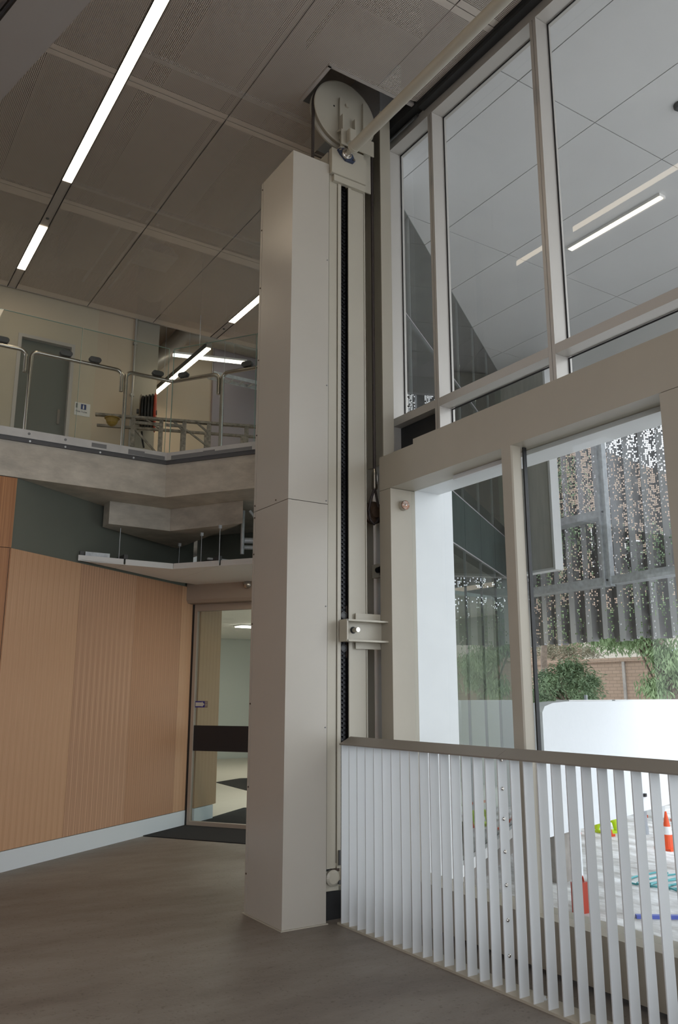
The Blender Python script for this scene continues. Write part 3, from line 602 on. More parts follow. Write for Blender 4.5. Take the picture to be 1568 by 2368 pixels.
h = thing('handrail', 'stainless handrail following the inner corner of the balustrade', 'handrail', (2.338, 7.5, 3.725), group='handrails')
e1 = Kc + edir * 0.545
MB().tube([(2.338, 7.5, 3.725)] + bend((2.338, 7.5, ZR), UP, X1) + [Kc - X1 * 0.02, Kc + edir * 0.02] + bend(e1, edir, DN) + [e1 + DN * 0.215], R).build('rail_tube', steel, h)
clip_on(h, (2.657, 7.5, ZR), X1); clip_on(h, Kc + edir * 0.13, edir)
e2 = Kc + edir * 0.585; e3 = Kc + edir * 1.5
h = thing('handrail', 'stainless bent handrail next to the steel column', 'handrail', (e2.x, e2.y, 3.725), group='handrails')
MB().tube([e2 + DN * 0.79] + bend(e2, UP, edir) + [e3], R).build('rail_tube', steel, h); clip_on(h, Kc + edir * 0.86, edir)

# ---- ceiling of perforated panels with the plenum above
ce = thing('ceiling', 'brown grey perforated metal panel ceiling', 'ceiling', (2.0, 4.5, CEIL), kind='structure')
rows = [-2.95, -2.17, -0.26, 1.65, 3.56, 5.47, 7.38, 9.43]
cols = [(-5.5, -4.6), (-4.6, -3.7), (-3.7, -2.8), (-2.8, -1.94), (-1.94, -1.08), (-1.08, -0.22), (-0.22, 0.62), (0.62, 1.478), (1.572, 2.407), (2.407, 3.24), (3.24, 3.60), (4.12, 4.95)]
cache = {}
for (x0, x1) in cols:
    for y0, y1 in zip(rows, rows[1:]):
        if x0 > 4 and y0 < 7: continue
        if x0 == 3.24 and y0 >= 5.4: xx1 = 4.032
        else: xx1 = x1
        cx, cyy = (x0 + xx1) / 2, (y0 + y1) / 2
        W = Matrix.Translation((cx, cyy, CEIL))
        if y0 == 3.56 and x0 in (2.407, 3.24):
            poly = ([(2.41, 3.563), (3.237, 3.563), (3.237, 4.52), (2.83, 4.52), (2.83, 4.94), (3.237, 4.94), (3.237, 5.467), (2.41, 5.467)] if x0 == 2.407
                    else [(3.243, 3.563), (3.60, 3.563), (3.60, 4.45), (3.243, 4.52)])
            f = Frame((cx, cyy, CEIL)); q = MB(); q.prism(poly, CEIL, CEIL + 0.002).build('ceiling_panel', meshm, ce, own=f)
            continue
        key = (round(xx1 - x0, 3), round(y1 - y0, 3))
        if key not in cache:
            q = MB(); q.box(-(xx1 - x0) / 2 + 0.005, (xx1 - x0) / 2 - 0.005, -(y1 - y0) / 2 + 0.003, (y1 - y0) / 2 - 0.003, 0, 0.002)
            cache[key] = q.mesh('ceiling_panel', meshm, Matrix())
        piece('ceiling_panel', cache[key], ce, W)
for y in rows[3:-1]:
    MB().box(-5.5, 1.47, y - 0.02, y + 0.02, CEIL + 0.012, CEIL + 0.045).build('carrier_bar', lightcase, ce)
    MB().box(1.58, 3.6, y - 0.02, y + 0.02, CEIL + 0.012, CEIL + 0.045).build('carrier_bar', lightcase, ce)
    MB().box(1.58, 3.6, y - 0.30, y - 0.26, CEIL + 0.03, CEIL + 0.06).build('carrier_bar', galv, ce)
for x in (2.407, 0.62, -0.22):
    MB().box(x - 0.05, x - 0.02, -2.9, 9.4, CEIL + 0.05, CEIL + 0.09).build('carrier_bar', duct, ce)
MB().box(2.80, 2.829, 4.50, 4.96, CEIL - 0.004, CEIL + 0.03).build('opening_trim', lightcase, ce)
MB().box(2.80, 3.60, 4.485, 4.515, CEIL - 0.004, CEIL + 0.03).build('opening_trim', lightcase, ce)
MB().box(-5.5, 4.95, 9.425, 9.437, CEIL - 0.004, CEIL + 0.06).build('edge_trim', lightcase, ce)
pl = thing('ceiling_plenum', 'concrete slab and ducts hidden above the perforated ceiling', 'slab', (2.0, 4.5, 6.9), kind='structure')
MB().box(-7, 9, -3, 18, 6.9, 7.2).build('slab', slabm, pl)
MB().box(1.98, 2.75, -2.9, 9.3, 6.45, 6.9).build('concrete_beam', slabm, pl)
MB().box(-0.9, 0.2, -2.9, 9.3, 6.5, 6.9).build('concrete_beam', slabm, pl)
MB().box(2.83, 3.55, 4.3, 4.9, 6.5, 6.9).build('concrete_beam', slabm, pl)
MB().cyl((0.9, -2.9, 6.45), (0.9, 9.2, 6.45), 0.17, 16).build('duct_run', duct, pl)
MB().cyl((3.1, 5.6, 6.4), (3.1, 9.2, 6.4), 0.2, 16).build('duct_run', ductl, pl)
for x in (2.3, 2.5, 2.62): MB().cyl((x, 7.6, 6.3), (x, 9.3, 6.3), 0.018, 8).build('pipe_run', galv, pl)
MB().box(2.6, 3.0, 8.0, 8.4, 6.2, 6.3).build('junction_tray', galv, pl)

# diagonal bulkhead in the top left corner
BF = Frame((0.614, 4.847, 0), math.atan2(0.973, -0.232))
bk = thing('trim_1', 'pale grey diagonal bulkhead crossing the top left corner', 'bulkhead', (0.6, 4.2, 5.0), math.atan2(0.973, -0.232), kind='structure')
MB(BF).box(-6, 3.5, 0.0, 0.275, 5.0, 6.04).build('bulkhead_box', bulkm, bk)
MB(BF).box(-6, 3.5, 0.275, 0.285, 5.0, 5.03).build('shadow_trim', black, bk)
MB(BF).box(-6, 3.5, 0.29, 0.40, 5.05, 5.4).build('foil_wrap', foil, bk)

# side wall of the room behind the photographer's left
o = MB().box(-5.7, -5.5, -3, 7.5, 0, 6.9).build('wall_west', westm); tag(o, 'plain unseen wall on the far left side, browned to warm the bounce light', 'wall', kind='structure')

o = MB().box(-5.7, 3.7, -3.1, -3.0, 4.1, 6.9).build('wall_rear_blocker', plaster); tag(o, 'unseen wall added above the rear opening to keep light off the upper hall', 'wall', kind='structure')  # added out of view to cut light reaching the pulley and upper hall
# ---- linear lights
def strip_light(x, spans, y0, y1, label, sensors=(), m=None):
    t = thing('ceiling_light', label, 'light', (x, y0, CEIL), group='recessed linear ceiling lights')
    MB().box(x - 0.047, x + 0.047, y0, y1, CEIL + 0.002, CEIL + 0.07).build('housing', lightcase, t)
    for s in (-1, 1): MB().box(x + s * 0.045 - 0.002, x + s * 0.045 + 0.002, y0, y1, CEIL - 0.006, CEIL + 0.002).build('edge_strip', black, t)
    for a, b in spans: MB().box(x - 0.041, x + 0.041, a, b, CEIL - 0.003, CEIL + 0.001).build('diffuser', m or lit, t)
    for y in sensors: MB().lathe((x, y, CEIL + 0.002), (0, 0, -1), [(0, 0.016), (0.006, 0.016), (0.01, 0.008)], 16).build('sensor', duct, t)
    return t
strip_light(1.525, [(-2.6, 7.03), (7.92, 8.93)], -2.9, 9.43, 'long recessed linear light crossing the ceiling at upper left', (7.75,))
strip_light(4.078, [(5.7, 8.87)], 5.6, 9.42, 'short recessed linear light emerging behind the steel column', (9.1,))
strip_light(0.2, [(-2.6, 2.7)], -2.9, 2.8, 'added unseen fill strip over the middle of the hall behind the camera', m=hallfill)  # added lamp out of view, fills the faces turned to the rear
t = thing('pendant_light', 'hanging linear light glowing in the upper room', 'light', (3.67, 9.5, 5.5))
MB().box(3.635, 3.705, 8.60, 10.44, 5.505, 5.57).build('housing', duct, t); MB().box(3.64, 3.70, 8.62, 10.42, 5.497, 5.505).build('diffuser', litpend, t)
for y in (8.9, 10.1): MB().cyl((3.67, y, 5.57), (3.67, y, 6.9), 0.003, 6).build('suspension_wire', galv, t)
t = thing('tube_light', 'bare white tube light in the upper room above the handrail', 'light', (4.42, 10.3, 6.1))
MB().cyl((3.86, 10.3, 6.073), (5.0, 10.3, 6.213), 0.022, 12).build('tube', litw, t)
MB().add([(3.86, 10.29, 6.10), (5.0, 10.29, 6.24), (5.0, 10.33, 6.24), (3.86, 10.33, 6.10), (3.86, 10.29, 6.13), (5.0, 10.29, 6.27), (5.0, 10.33, 6.27), (3.86, 10.33, 6.13)],
         [(0, 3, 2, 1), (4, 5, 6, 7), (0, 1, 5, 4), (1, 2, 6, 5), (2, 3, 7, 6), (3, 0, 4, 7)]).build('batten', whitepaint, t)
for x in (4.1, 4.8): MB().cyl((x, 10.31, 6.16), (x, 10.31, 6.89), 0.003, 6).build('suspension_wire', galv, t)
t = thing('round_duct', 'dull foil wrapped duct hanging in the upper room', 'duct', (3.6, 10.2, 5.9))
MB().tube([(3.40, 10.62, 5.9), (3.6, 10.62, 5.92), (3.85, 10.62, 6.2), (4.1, 10.62, 6.55), (4.5, 10.62, 6.62), (5.5, 10.62, 6.62)], 0.13, 16).build('duct_run', ductl, t)
for x in (3.55, 4.6): MB().cyl((x, 10.62, 6.0), (x, 10.62, 6.9), 0.004, 6).build('hanger_rod', galv, t)
t = thing('cable_tray', 'galvanised cable tray in the dark upper room', 'tray', (4.6, 9.98, 5.74))
for y in (9.88, 10.08): MB().box(4.3, 6.5, y, y + 0.012, 5.74, 5.79).build('tray_side', galv, t)
for x in (4.5, 5.6): MB().cyl((x, 9.98, 5.745), (x, 9.98, 6.89), 0.004, 6).build('hanger_rod', galv, t)
for i in range(14): MB().box(4.3 + i * 0.15, 4.33 + i * 0.15, 9.89, 10.08, 5.742, 5.748).build('tray_rung', galv, t)

# ================================================================== LIFTING GEAR
# ---- tall sheet steel casing
cs = thing('counterweight_casing', 'tall cream sheet steel casing standing on the concrete floor', 'column', (2.81, 5.01, 0))
def shell(z0, z1, nm):
    # folded sheet: front and left faces with a thin return, so the top stays open
    m = MB(); a, b, c, d, t = 2.65, 2.968, 4.757, 5.272, 0.004
    m.prism([(a, c), (b, c), (b, d), (a, d), (a, d - 0.03), (a + t, d - 0.03), (a + t, d - t), (b - t, d - t), (b - t, c + t), (a + t, c + t), (a + t, d - 0.035), (a, d - 0.035)], z0, z1)
    return m.build(nm, casing, cs)
lo_ = shell(0.006, 2.714, 'lower_cover'); up_ = shell(2.718, 5.421, 'upper_cover')
MB().prism([(2.640, 4.747), (2.978, 4.747), (2.978, 5.28), (2.640, 5.28), (2.640, 5.27), (2.97, 5.27), (2.97, 4.755), (2.648, 4.755), (2.648, 5.265), (2.640, 5.265)], 0.0, 0.006).build('floor_seal', cream, cs)
for z in (0.25, 0.8, 1.35, 1.9, 2.4, 2.67, 2.76, 3.3, 3.9, 4.5, 5.0, 5.36):
    MB().cyl((2.649, 5.25, z), (2.645, 5.25, z), 0.006, 8).build('screw', rustdark, up_ if z > 2.71 else lo_)
for z in (2.74, 2.0, 1.2, 3.6, 4.6):
    MB().cyl((2.955, 4.758, z), (2.955, 4.753, z), 0.005, 8).build('screw', tape, up_ if z > 2.71 else lo_)
MB().cyl((2.649, 4.93, 2.74), (2.645, 4.93, 2.74), 0.005, 8).build('screw', rustdark, up_)

# ---- lifting mast
ms = thing('lifting_mast', 'cream steel lifting mast with a black chain slot beside the casing', 'mast', (3.2, 4.85, 0.18))
MB().box(2.977, 3.047, 4.767, 4.80, 0.321, 5.42).build('face_plate', cream, ms)
MB().box(3.051, 3.079, 4.758, 4.768, 0.321, 5.34).build('slot_cheek', cream, ms)
MB().box(3.146, 3.173, 4.758, 4.768, 0.25, 5.34).build('slot_cheek', cream, ms)
MB().box(3.176, 3.292, 4.767, 4.80, 0.25, 5.34).build('face_plate', cream, ms)
MB().box(3.296, 3.306, 4.765, 5.10, 0.25, 6.12).build('web_plate', cream, ms)
MB().box(3.307, 3.39, 4.80, 4.81, 5.34, 6.12).build('face_plate', cream, ms)
MB().box(2.98, 3.30, 4.945, 4.96, 0.321, 5.4).build('back_plate', darkm, ms)
MB().box(3.307, 3.60, 5.10, 5.112, 0.0, 6.3).build('back_plate', cream, ms)
MB().box(3.462, 3.562, 4.765, 4.775, 3.14, 6.12).build('guide_flange', cream, ms)
MB().box(3.552, 3.562, 4.775, 5.10, 3.14, 6.12).build('guide_web', cream, ms)
MB().box(3.44, 3.70, 4.66, 4.775, 3.125, 3.139).build('guide_foot', cream, ms)
MB().box(3.60, 3.612, 4.55, 4.775, 3.139, 3.20).build('guide_foot', cream, ms)
# chain in the slot: alternating links
chain = MB()
zc = 0.36
while zc < 5.3:
    chain.box(3.105, 3.145, 4.793, 4.803, zc, zc + 0.022); chain.box(3.116, 3.134, 4.785, 4.811, zc + 0.014, zc + 0.03); zc += 0.03
o = chain.build('drive_chain', chainm, ms); o['kind'] = 'stuff'
MB().box(3.052, 3.26, 4.86, 4.87, 0.33, 5.33).build('slot_back', black, ms)
MB().box(3.176, 3.182, 4.802, 4.86, 0.33, 5.33).build('slot_back', black, ms)
# head block
hb = MB().box(2.972, 3.292, 4.722, 4.765, 5.34, 5.555).build('head_block', cream, ms)
MB().box(2.980, 2.992, 4.80, 4.92, 5.43, 5.56).build('head_block', cream, ms)
MB().box(3.0, 3.292, 4.735, 4.766, 5.285, 5.338).build('head_lip', cream, ms)
# drive unit at the foot
MB().box(2.98, 3.09, 4.80, 4.93, 0.18, 0.30).build('gear_case', cream, ms)
MB().lathe((3.035, 4.80, 0.26), (0, -1, 0), [(0, 0.05), (0.02, 0.05), (0.03, 0.035)], 20).build('gear_cover', cream, ms)
MB().box(3.03, 3.09, 4.79, 4.90, 0.295, 0.32).build('rust_plate', rustdark, ms)
MB().box(2.985, 3.035, 4.81, 4.93, 0.30, 0.318).build('motor_foot', duct, ms)
MB().cyl((3.085, 4.79, 0.23), (3.085, 4.77, 0.23), 0.014, 12).build('drain_plug', duct, ms)
MB().box(3.06, 3.085, 4.745, 4.757, 0.34, 0.43).build('limit_switch', duct, ms)
MB().box(2.99, 3.28, 4.83, 4.93, 0.0, 0.17).build('base_block', black, ms)

# ---- sheave wheel, its stand and the lift rope
SX, SY, SZ = 3.142, 4.79, 5.965
sv = thing('rope_pulley', 'large round cream pulley half inside the ceiling opening', 'pulley', (SX, SY, SZ - 0.29))
MB().lathe((SX, SY, SZ), (0, 1, 0), [(0, 0.280), (0.004, 0.290), (0.014, 0.290), (0.028, 0.272), (0.05, 0.272), (0.064, 0.290), (0.078, 0.290), (0.08, 0.283)], 72).build('rim', cream, sv)
MB().cyl((SX - 0.11, SY + 0.001, SZ + 0.03), (SX - 0.11, SY - 0.001, SZ + 0.03), 0.008, 12).build('grease_hole', black, sv)
MB().lathe((SX, SY, SZ + 0.0), (0, -1, 0), [(0.0, 0.05), (0.012, 0.05)], 24).build('hub', cream, sv)
ss = thing('sheave_stand', 'cream channel bracket carrying the round pulley above the mast head', 'bracket', (SX, 4.75, 5.56))
MB().box(SX - 0.07, SX + 0.07, 4.765, 4.777, 5.70, 6.075).build('cheek_plate', cream, ss)
MB().cyl((SX - 0.005, 4.765, 6.02), (SX - 0.005, 4.748, 6.02), 0.019, 20).build('axle_pin', cream, ss)
for s in (-1, 1): MB().box(SX - 0.003 + s * 0.058 - 0.008, SX - 0.003 + s * 0.058 + 0.008, 4.725, 4.764, 5.60, 5.90).build('channel_flange', cream, ss)
MB().extrude([(4.70, 5.72), (4.71, 5.72), (4.764, 5.74), (4.764, 5.756), (4.70, 5.735)], 'x', SX - 0.10, SX + 0.21).build('angle_shelf', cream, ss)
MB().box(SX - 0.10, SX + 0.21, 4.698, 4.706, 5.60, 5.735).build('angle_leg', cream, ss)
MB().bev(SX - 0.055, SX + 0.005, 4.645, 4.697, 5.615, 5.725, 0.006).build('stop_block', cream, ss)
MB().box(SX - 0.09, SX + 0.13, 4.725, 4.764, 5.556, 5.60).build('base_plate', cream, ss)
rp_ = thing('lift_rope', 'dark steel lift rope passing over the pulley down to the window frame', 'rope', (3.43, 4.83, 2.70))
ry = SY + 0.039; rr = 0.281
path = [(SX - rr, ry, 3.2), (SX - rr, ry, 5.4), (SX - rr, ry, SZ)] + [(SX + rr * math.cos(a), ry, SZ + rr * math.sin(a)) for a in [math.pi - math.pi * i / 24 for i in range(1, 24)]] + [(SX + rr, ry, SZ), (SX + rr, ry, 4.5), (SX + rr, ry, 3.04)]
MB().tube(path, 0.0125, 10).build('rope', ropem, rp_)
so = MB().lathe((SX + rr, ry, 3.06), (0, 0, -1), [(0, 0.012), (0.03, 0.02), (0.05, 0.022), (0.15, 0.024), (0.16, 0.018)], 16).build('rope_socket', steel, rp_)
MB().tube([(SX + rr - 0.005, ry, 2.90), (SX + rr - 0.03, ry + 0.01, 2.82), (SX + rr - 0.048, ry + 0.01, 2.74), (SX + rr - 0.035, ry + 0.01, 2.67), (SX + rr, ry + 0.01, 2.64), (SX + rr + 0.035, ry + 0.01, 2.67), (SX + rr + 0.048, ry + 0.01, 2.74), (SX + rr + 0.03, ry + 0.01, 2.82), (SX + rr + 0.005, ry, 2.90)], 0.010, 8).build('rope_eye', ropem, rp_)
MB().lathe((SX + rr + 0.01, ry + 0.05, 2.73), (0, -1, 0), [(0, 0.085), (0.03, 0.085), (0.035, 0.05), (0.06, 0.04)], 28).build('thimble', rustdark, rp_)

# ---- drive shaft running along the ceiling from its bearing
sh = thing('drive_shaft', 'long cream round drive shaft running along under the ceiling', 'shaft', (3.09, 4.7, 5.52))
PX, PZ = 3.09, 5.524
MB().cyl((PX, 4.60, PZ), (PX, -2.5, PZ), 0.042, 28).build('shaft_tube', cream, sh)
MB().cyl((PX, 4.715, PZ), (PX, 4.60, PZ), 0.027, 24).build('shaft_end', steel, sh)
MB().lathe((PX, 4.61, PZ), (0, -1, 0), [(0, 0.046), (0.03, 0.046)], 28).build('collar', cream, sh)
bf = MB(); pts = [(-0.075, 0.02), (-0.06, 0.035), (0, 0.055), (0.06, 0.018), (0.085, -0.03), (0.07, -0.05), (0.0, -0.05), (-0.05, -0.01)]
n = len(pts); bf.add([(PX + a, 4.721, PZ + b) for a, b in pts] + [(PX + a, 4.700, PZ + b) for a, b in pts], [tuple(range(n)), tuple(range(2 * n - 1, n - 1, -1))] + [(i, n + i, n + (i + 1) % n, (i + 1) % n) for i in range(n)])
b_ = bf.build('bearing_flange', bearing, sh)
MB().lathe((PX, 4.70, PZ), (0, -1, 0), [(0, 0.044), (0.012, 0.044), (0.018, 0.038)], 28).build('bearing_ring', steel, b_)
for a, b in ((-0.058, 0.018), (0.066, -0.03)): MB().cyl((PX + a, 4.70, PZ + b), (PX + a, 4.688, PZ + b), 0.010, 6).build('bolt', steel, b_)

# ---- guide bracket between frame and mast
gb = thing('guide_bracket', 'pale channel bracket with a bolt pin tying the window frame to the mast', 'bracket', (3.2, 4.7, 1.73))
MB().box(3.06, 3.40, 4.728, 4.738, 1.775, 1.912).build('web_plate', cream, gb)
for z in (1.90, 1.763): MB().box(3.06, 3.418, 4.645, 4.738, z, z + 0.012).build('flange_plate', cream, gb)
MB().box(3.055, 3.066, 4.645, 4.738, 1.763, 1.912).build('end_plate', cream, gb)
MB().box(3.19, 3.40, 4.739, 4.749, 1.72, 1.965).build('wing_plate', cream, gb)
MB().cyl((3.16, 4.735, 1.845), (3.16, 4.665, 1.845), 0.017, 20).build('pin', steel, gb)
MB().lathe((3.16, 4.729, 1.845), (0, -1, 0), [(0, 0.024), (0.004, 0.024)], 20).build('pin_hole', black, gb)
tl = thing('guide_trolley', 'small roller trolley inside the black slot behind the bracket', 'trolley', (3.11, 4.82, 1.66))
MB().box(3.09, 3.16, 4.80, 4.815, 1.66, 2.02).build('trolley_plate', rustdark, tl)
for z in (1.95, 1.725): MB().lathe((3.12, 4.80, z), (0, -1, 0), [(0, 0.026), (0.02, 0.026), (0.022, 0.018), (0.018, 0.016)], 20).build('roller', duct, tl)
ro = thing('side_roller', 'small black guide roller in the recess left of the frame', 'roller', (3.45, 4.88, 2.26))
MB().box(3.46, 3.50, 4.84, 4.92, 2.25, 2.35).build('roller_plate', cream, ro)
MB().lathe((3.45, 4.84, 2.30), (0, -1, 0), [(0, 0.022), (0.025, 0.022), (0.028, 0.014)], 18).build('wheel', chainm, ro)
for z in (2.325, 2.275): MB().cyl((3.475, 4.84, z), (3.475, 4.825, z), 0.010, 6).build('bolt', duct, ro)

# ================================================================== WINDOWS
# ---- lifting window frame (lower)
XF = 3.40
lw = thing('window_2', 'large cream steel lifting window frame behind the louvre screen', 'window', (3.5, 3.4, 0.03), kind='structure')
MB().box(XF, 3.62, -1.2, 4.735, 2.865, 3.12).build('top_beam', framep, lw)
MB().box(XF + 0.001, XF + 0.02, -1.2, 4.33, 3.12, 3.157).build('beam_lip', framep, lw)
MB().box(XF, 3.62, 4.60, 4.735, 0.03, 2.862).build('side_stile', framep, lw)
MB().box(XF, 3.62, 2.20, 2.36, 0.276, 2.862).build('side_stile', framep, lw)
MB().box(XF, 3.62, -1.2, 4.60, 0.03, 0.276).build('bottom_rail', framep, lw)
MB().box(XF, 3.62, -1.2, -1.04, 0.276, 2.862).build('side_stile', framep, lw); MB().box(3.505, 3.515, -1.03, 2.19, 0.278, 2.863).build('glass_pane', glasst, lw)
mu = MB().bev(XF, 3.485, 3.385, 3.478, 0.276, 2.865, 0.008).build('mullion', framep, lw)
MB().box(3.486, 3.512, 3.372, 3.382, 0.278, 2.863).build('gasket', black, lw)
MB().box(3.505, 3.515, 2.37, 3.381, 0.278, 2.863).build('glass_pane', glasst, lw)
MB().box(3.585, 3.595, 3.48, 4.598, 0.278, 2.863).build('glass_pane', glasst, lw)
MB().box(3.56, 3.62, 2.36, 4.10, 2.835, 2.864).build('inner_stop', whitepanel, lw)
kn = MB().lathe((3.507, 4.60, 2.742), (0, -1, 0), [(0, 0.036), (0.028, 0.036)], 28).build('boss_collar', cream, lw)
MB().lathe((3.507, 4.572, 2.742), (0, -1, 0), [(0, 0.034), (0.010, 0.034), (0.012, 0.030)], 28).build('boss', rust, kn)
MB().lathe((3.507, 4.560, 2.742), (0, -1, 0), [(0, 0.007), (0.003, 0.007), (0.004, 0.003)], 14).build('boss_centre', steel, kn)
# white outer jamb and lintel
o = MB().prism([(3.625, 4.605), (3.98, 4.605), (3.98, 5.38), (3.625, 5.38)], -0.6, 3.02).build('wall_jamb', whitepanel); tag(o, 'white outer wall jamb left of the lower glazing', 'wall', kind='structure')
o = MB().box(3.63, 3.86, -1.2, 4.60, 2.875, 3.10).build('trim_lintel', whitepanel); tag(o, 'white outer lintel above the lower glazing', 'lintel', kind='structure')
o = MB().prism([(3.625, 4.985), (3.86, 4.985), (4.06, 5.40), (3.98, 5.5), (3.62, 5.5)], 3.021, 6.9).build('wall_corner', whitepanel); tag(o, 'outer wall corner behind the mast', 'wall', kind='structure')

# ---- fixed upper window
XU = 3.68; XG = 3.805
uw = thing('window_1', 'tall fixed upper window with aluminium mullions and a low transom', 'window', (3.74, 3.4, 3.12), kind='structure')
ML = [(4.363, 4.416), (3.25, 3.306), (2.14, 2.196), (1.03, 1.086), (-0.08, -0.024)]
for y0, y1 in ML:
    ym = (y0 + y1) / 2
    MB().box(XU, XG + 0.02, y0, ym - 0.002, 3.12, 5.93).build('mullion', alu, uw); MB().box(XU, XG + 0.02, ym + 0.002, y1, 3.12, 5.93).build('mullion', alu, uw)
MB().box(XU, XG + 0.03, -1.2, 4.98, 5.932, 6.02).build('head', alu, uw)
MB().box(XU, XG + 0.02, 4.93, 4.98, 3.12, 5.93).build('jamb', alu, uw)
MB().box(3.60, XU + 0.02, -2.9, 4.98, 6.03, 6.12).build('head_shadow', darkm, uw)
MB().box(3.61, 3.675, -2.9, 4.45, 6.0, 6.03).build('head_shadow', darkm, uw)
yy = [4.93] + [v for p in ML for v in (p[1], p[0])] + [-1.2]
for i in range(0, len(yy) - 1, 2):
    b, a = yy[i], yy[i + 1]
    MB().box(XU, XG - 0.012, a + 0.001, b - 0.001, 3.466, 3.53).build('transom', alu, uw)
    MB().box(XG - 0.006, XG + 0.006, a, b, 3.535, 5.928).build('glass_pane', glasst, uw)
    if i == 0: MB().box(XG - 0.05, XG - 0.04, a, b, 3.12, 3.465).build('spandrel_panel', darkm, uw)
    else: MB().box(XG - 0.006, XG + 0.006, a, b, 3.12, 3.465).build('glass_pane', glasst, uw)
    for z0, z1 in (((3.531, 5.93),) if i == 0 else ((3.531, 5.93), (3.12, 3.465))):
        MB().box(XG - 0.012, XG - 0.007, a + 0.001, a + 0.010, z0, z1).build('gasket', black, uw)
        MB().box(XG - 0.012, XG - 0.007, b - 0.010, b - 0.001, z0, z1).build('gasket', black, uw)
        MB().box(XG - 0.012, XG - 0.007, a + 0.011, b - 0.011, z1 - 0.010, z1 - 0.001).build('gasket', black, uw)
for i in range(3): MB().box(3.62 + i * 0.02, 3.635 + i * 0.02, 4.52, 4.93, 5.95 + i * 0.025, 5.965 + i * 0.025).build('track_channel', duct, uw)

# ================================================================== LOUVRE SCREEN
lv = thing('louvre_screen', 'pale grey steel louvre screen of upright slats in front of the window', 'screen', (3.09, 3.3, 0.0))
n_sl = 46
q = MB(); q.box(0, 0.063, -0.003, 0.003, 0.012, 1.092); slat = q.mesh('slat', louvrem, Matrix())
for i in range(n_sl):
    y = 4.682 - i * 0.0911
    s = piece('slat', slat, lv, Matrix.Translation((3.034, y, 0)))
    if i == 16:
        tag(s, 'slat with a column of bolts')
        for z in (1.085, 0.945, 0.80, 0.645, 0.49, 0.33, 0.17):
            MB().lathe((3.062, y - 0.003, z), (0, -1, 0), [(0, 0.009), (0.004, 0.009), (0.007, 0.005)], 12).build('bolt', steel, s)
yend = 4.682 - n_sl * 0.0911
for y0, y1 in ((3.226, 4.70), (yend, 3.2245)):
    MB().extrude([(3.03, 1.090), (3.03, 1.097), (3.118, 1.141), (3.122, 1.134), (3.122, 1.090)], 'y', y0, y1).build('cap_rail', capm, lv)
MB().box(3.03, 3.165, yend, 4.722, 0.0, 0.012).build('base_plate', framep, lv)
for y in (4.56, 4.02, 3.52, 3.06, 2.60):
    MB().lathe((3.12, y, 0.012), (0, 0, 1), [(0, 0.016), (0.004, 0.016), (0.005, 0.010), (0.014, 0.010)], 6).build('anchor_bolt', galv, lv)

# ================================================================== OUTSIDE
o = MB().box(-60, 60, -60, 70, -0.8, -0.5).build('ground', groundm); tag(o, 'dusty plastic sheeted site ground outside the window', 'ground', kind='structure')
# white soffit in panels
SZF = 6.0
so_ = thing('ceiling_outside', 'white panelled soffit outside the upper windows', 'soffit', (5.5, 3.0, SZF), kind='structure')
MB().prism([(3.86, -1.0), (8.5, -1.0), (8.5, 8.48), (8.1, 8.2), (4.03, 5.39), (3.86, 5.0)], SZF + 0.012, SZF + 0.6).build('soffit_void', soffitgap, so_)
xs = [3.86, 4.075, 4.94, 5.81, 6.68, 7.55, 8.42]; ys = [-1.0, -0.06, 1.88, 3.80, 5.69, 7.6, 9.5]
for a, b in zip(xs, xs[1:]):
    for c, d in zip(ys, ys[1:]):
        p = []; src = [(a + .004, c + .004), (b - .004, c + .004), (b - .004, d - .004), (a + .004, d - .004)]
        g = lambda q: 5.40 + (q[0] - 4.03) * math.tan(ANG) - q[1]          # positive on the open side of the wing
        for k in range(4):
            u, v_ = src[k], src[(k + 1) % 4]; gu, gv = g(u), g(v_)
            if gu >= 0: p.append(u)
            if gu * gv < 0: f_ = gu / (gu - gv); p.append((u[0] + (v_[0] - u[0]) * f_, u[1] + (v_[1] - u[1]) * f_))
        if len(p) < 3: continue
        MB().prism(p, SZF, SZF + 0.01).build('soffit_panel', soffitm, so_)
MB().box(8.42, 8.5, -1.0, 8.7, SZF - 0.25, SZF + 0.6).build('soffit_edge', edgew, so_)
t = thing('soffit_light', 'lit linear light under the white outdoor soffit', 'light', (6.26, 4.68, SZF - 0.04))
MB().box(6.21, 6.30, 4.12, 5.24, SZF - 0.03, SZF).build('housing', whitepaint, t); MB().box(6.22, 6.27, 4.13, 5.23, SZF - 0.036, SZF - 0.03).build('diffuser', lit, t)
t = thing('smoke_detector', 'small dark round detector on the outdoor soffit at the right edge', 'detector', (5.34, 3.29, SZF - 0.05))
MB().lathe((5.345, 3.285, SZF), (0, 0, -1), [(0, 0.055), (0.02, 0.055), (0.035, 0.04), (0.04, 0.02)], 24).build('body', duct, t)
MB().lathe((5.345, 3.285, SZF - 0.04), (0, 0, -1), [(0, 0.018), (0.006, 0.014)], 16).build('lens', steel, t)

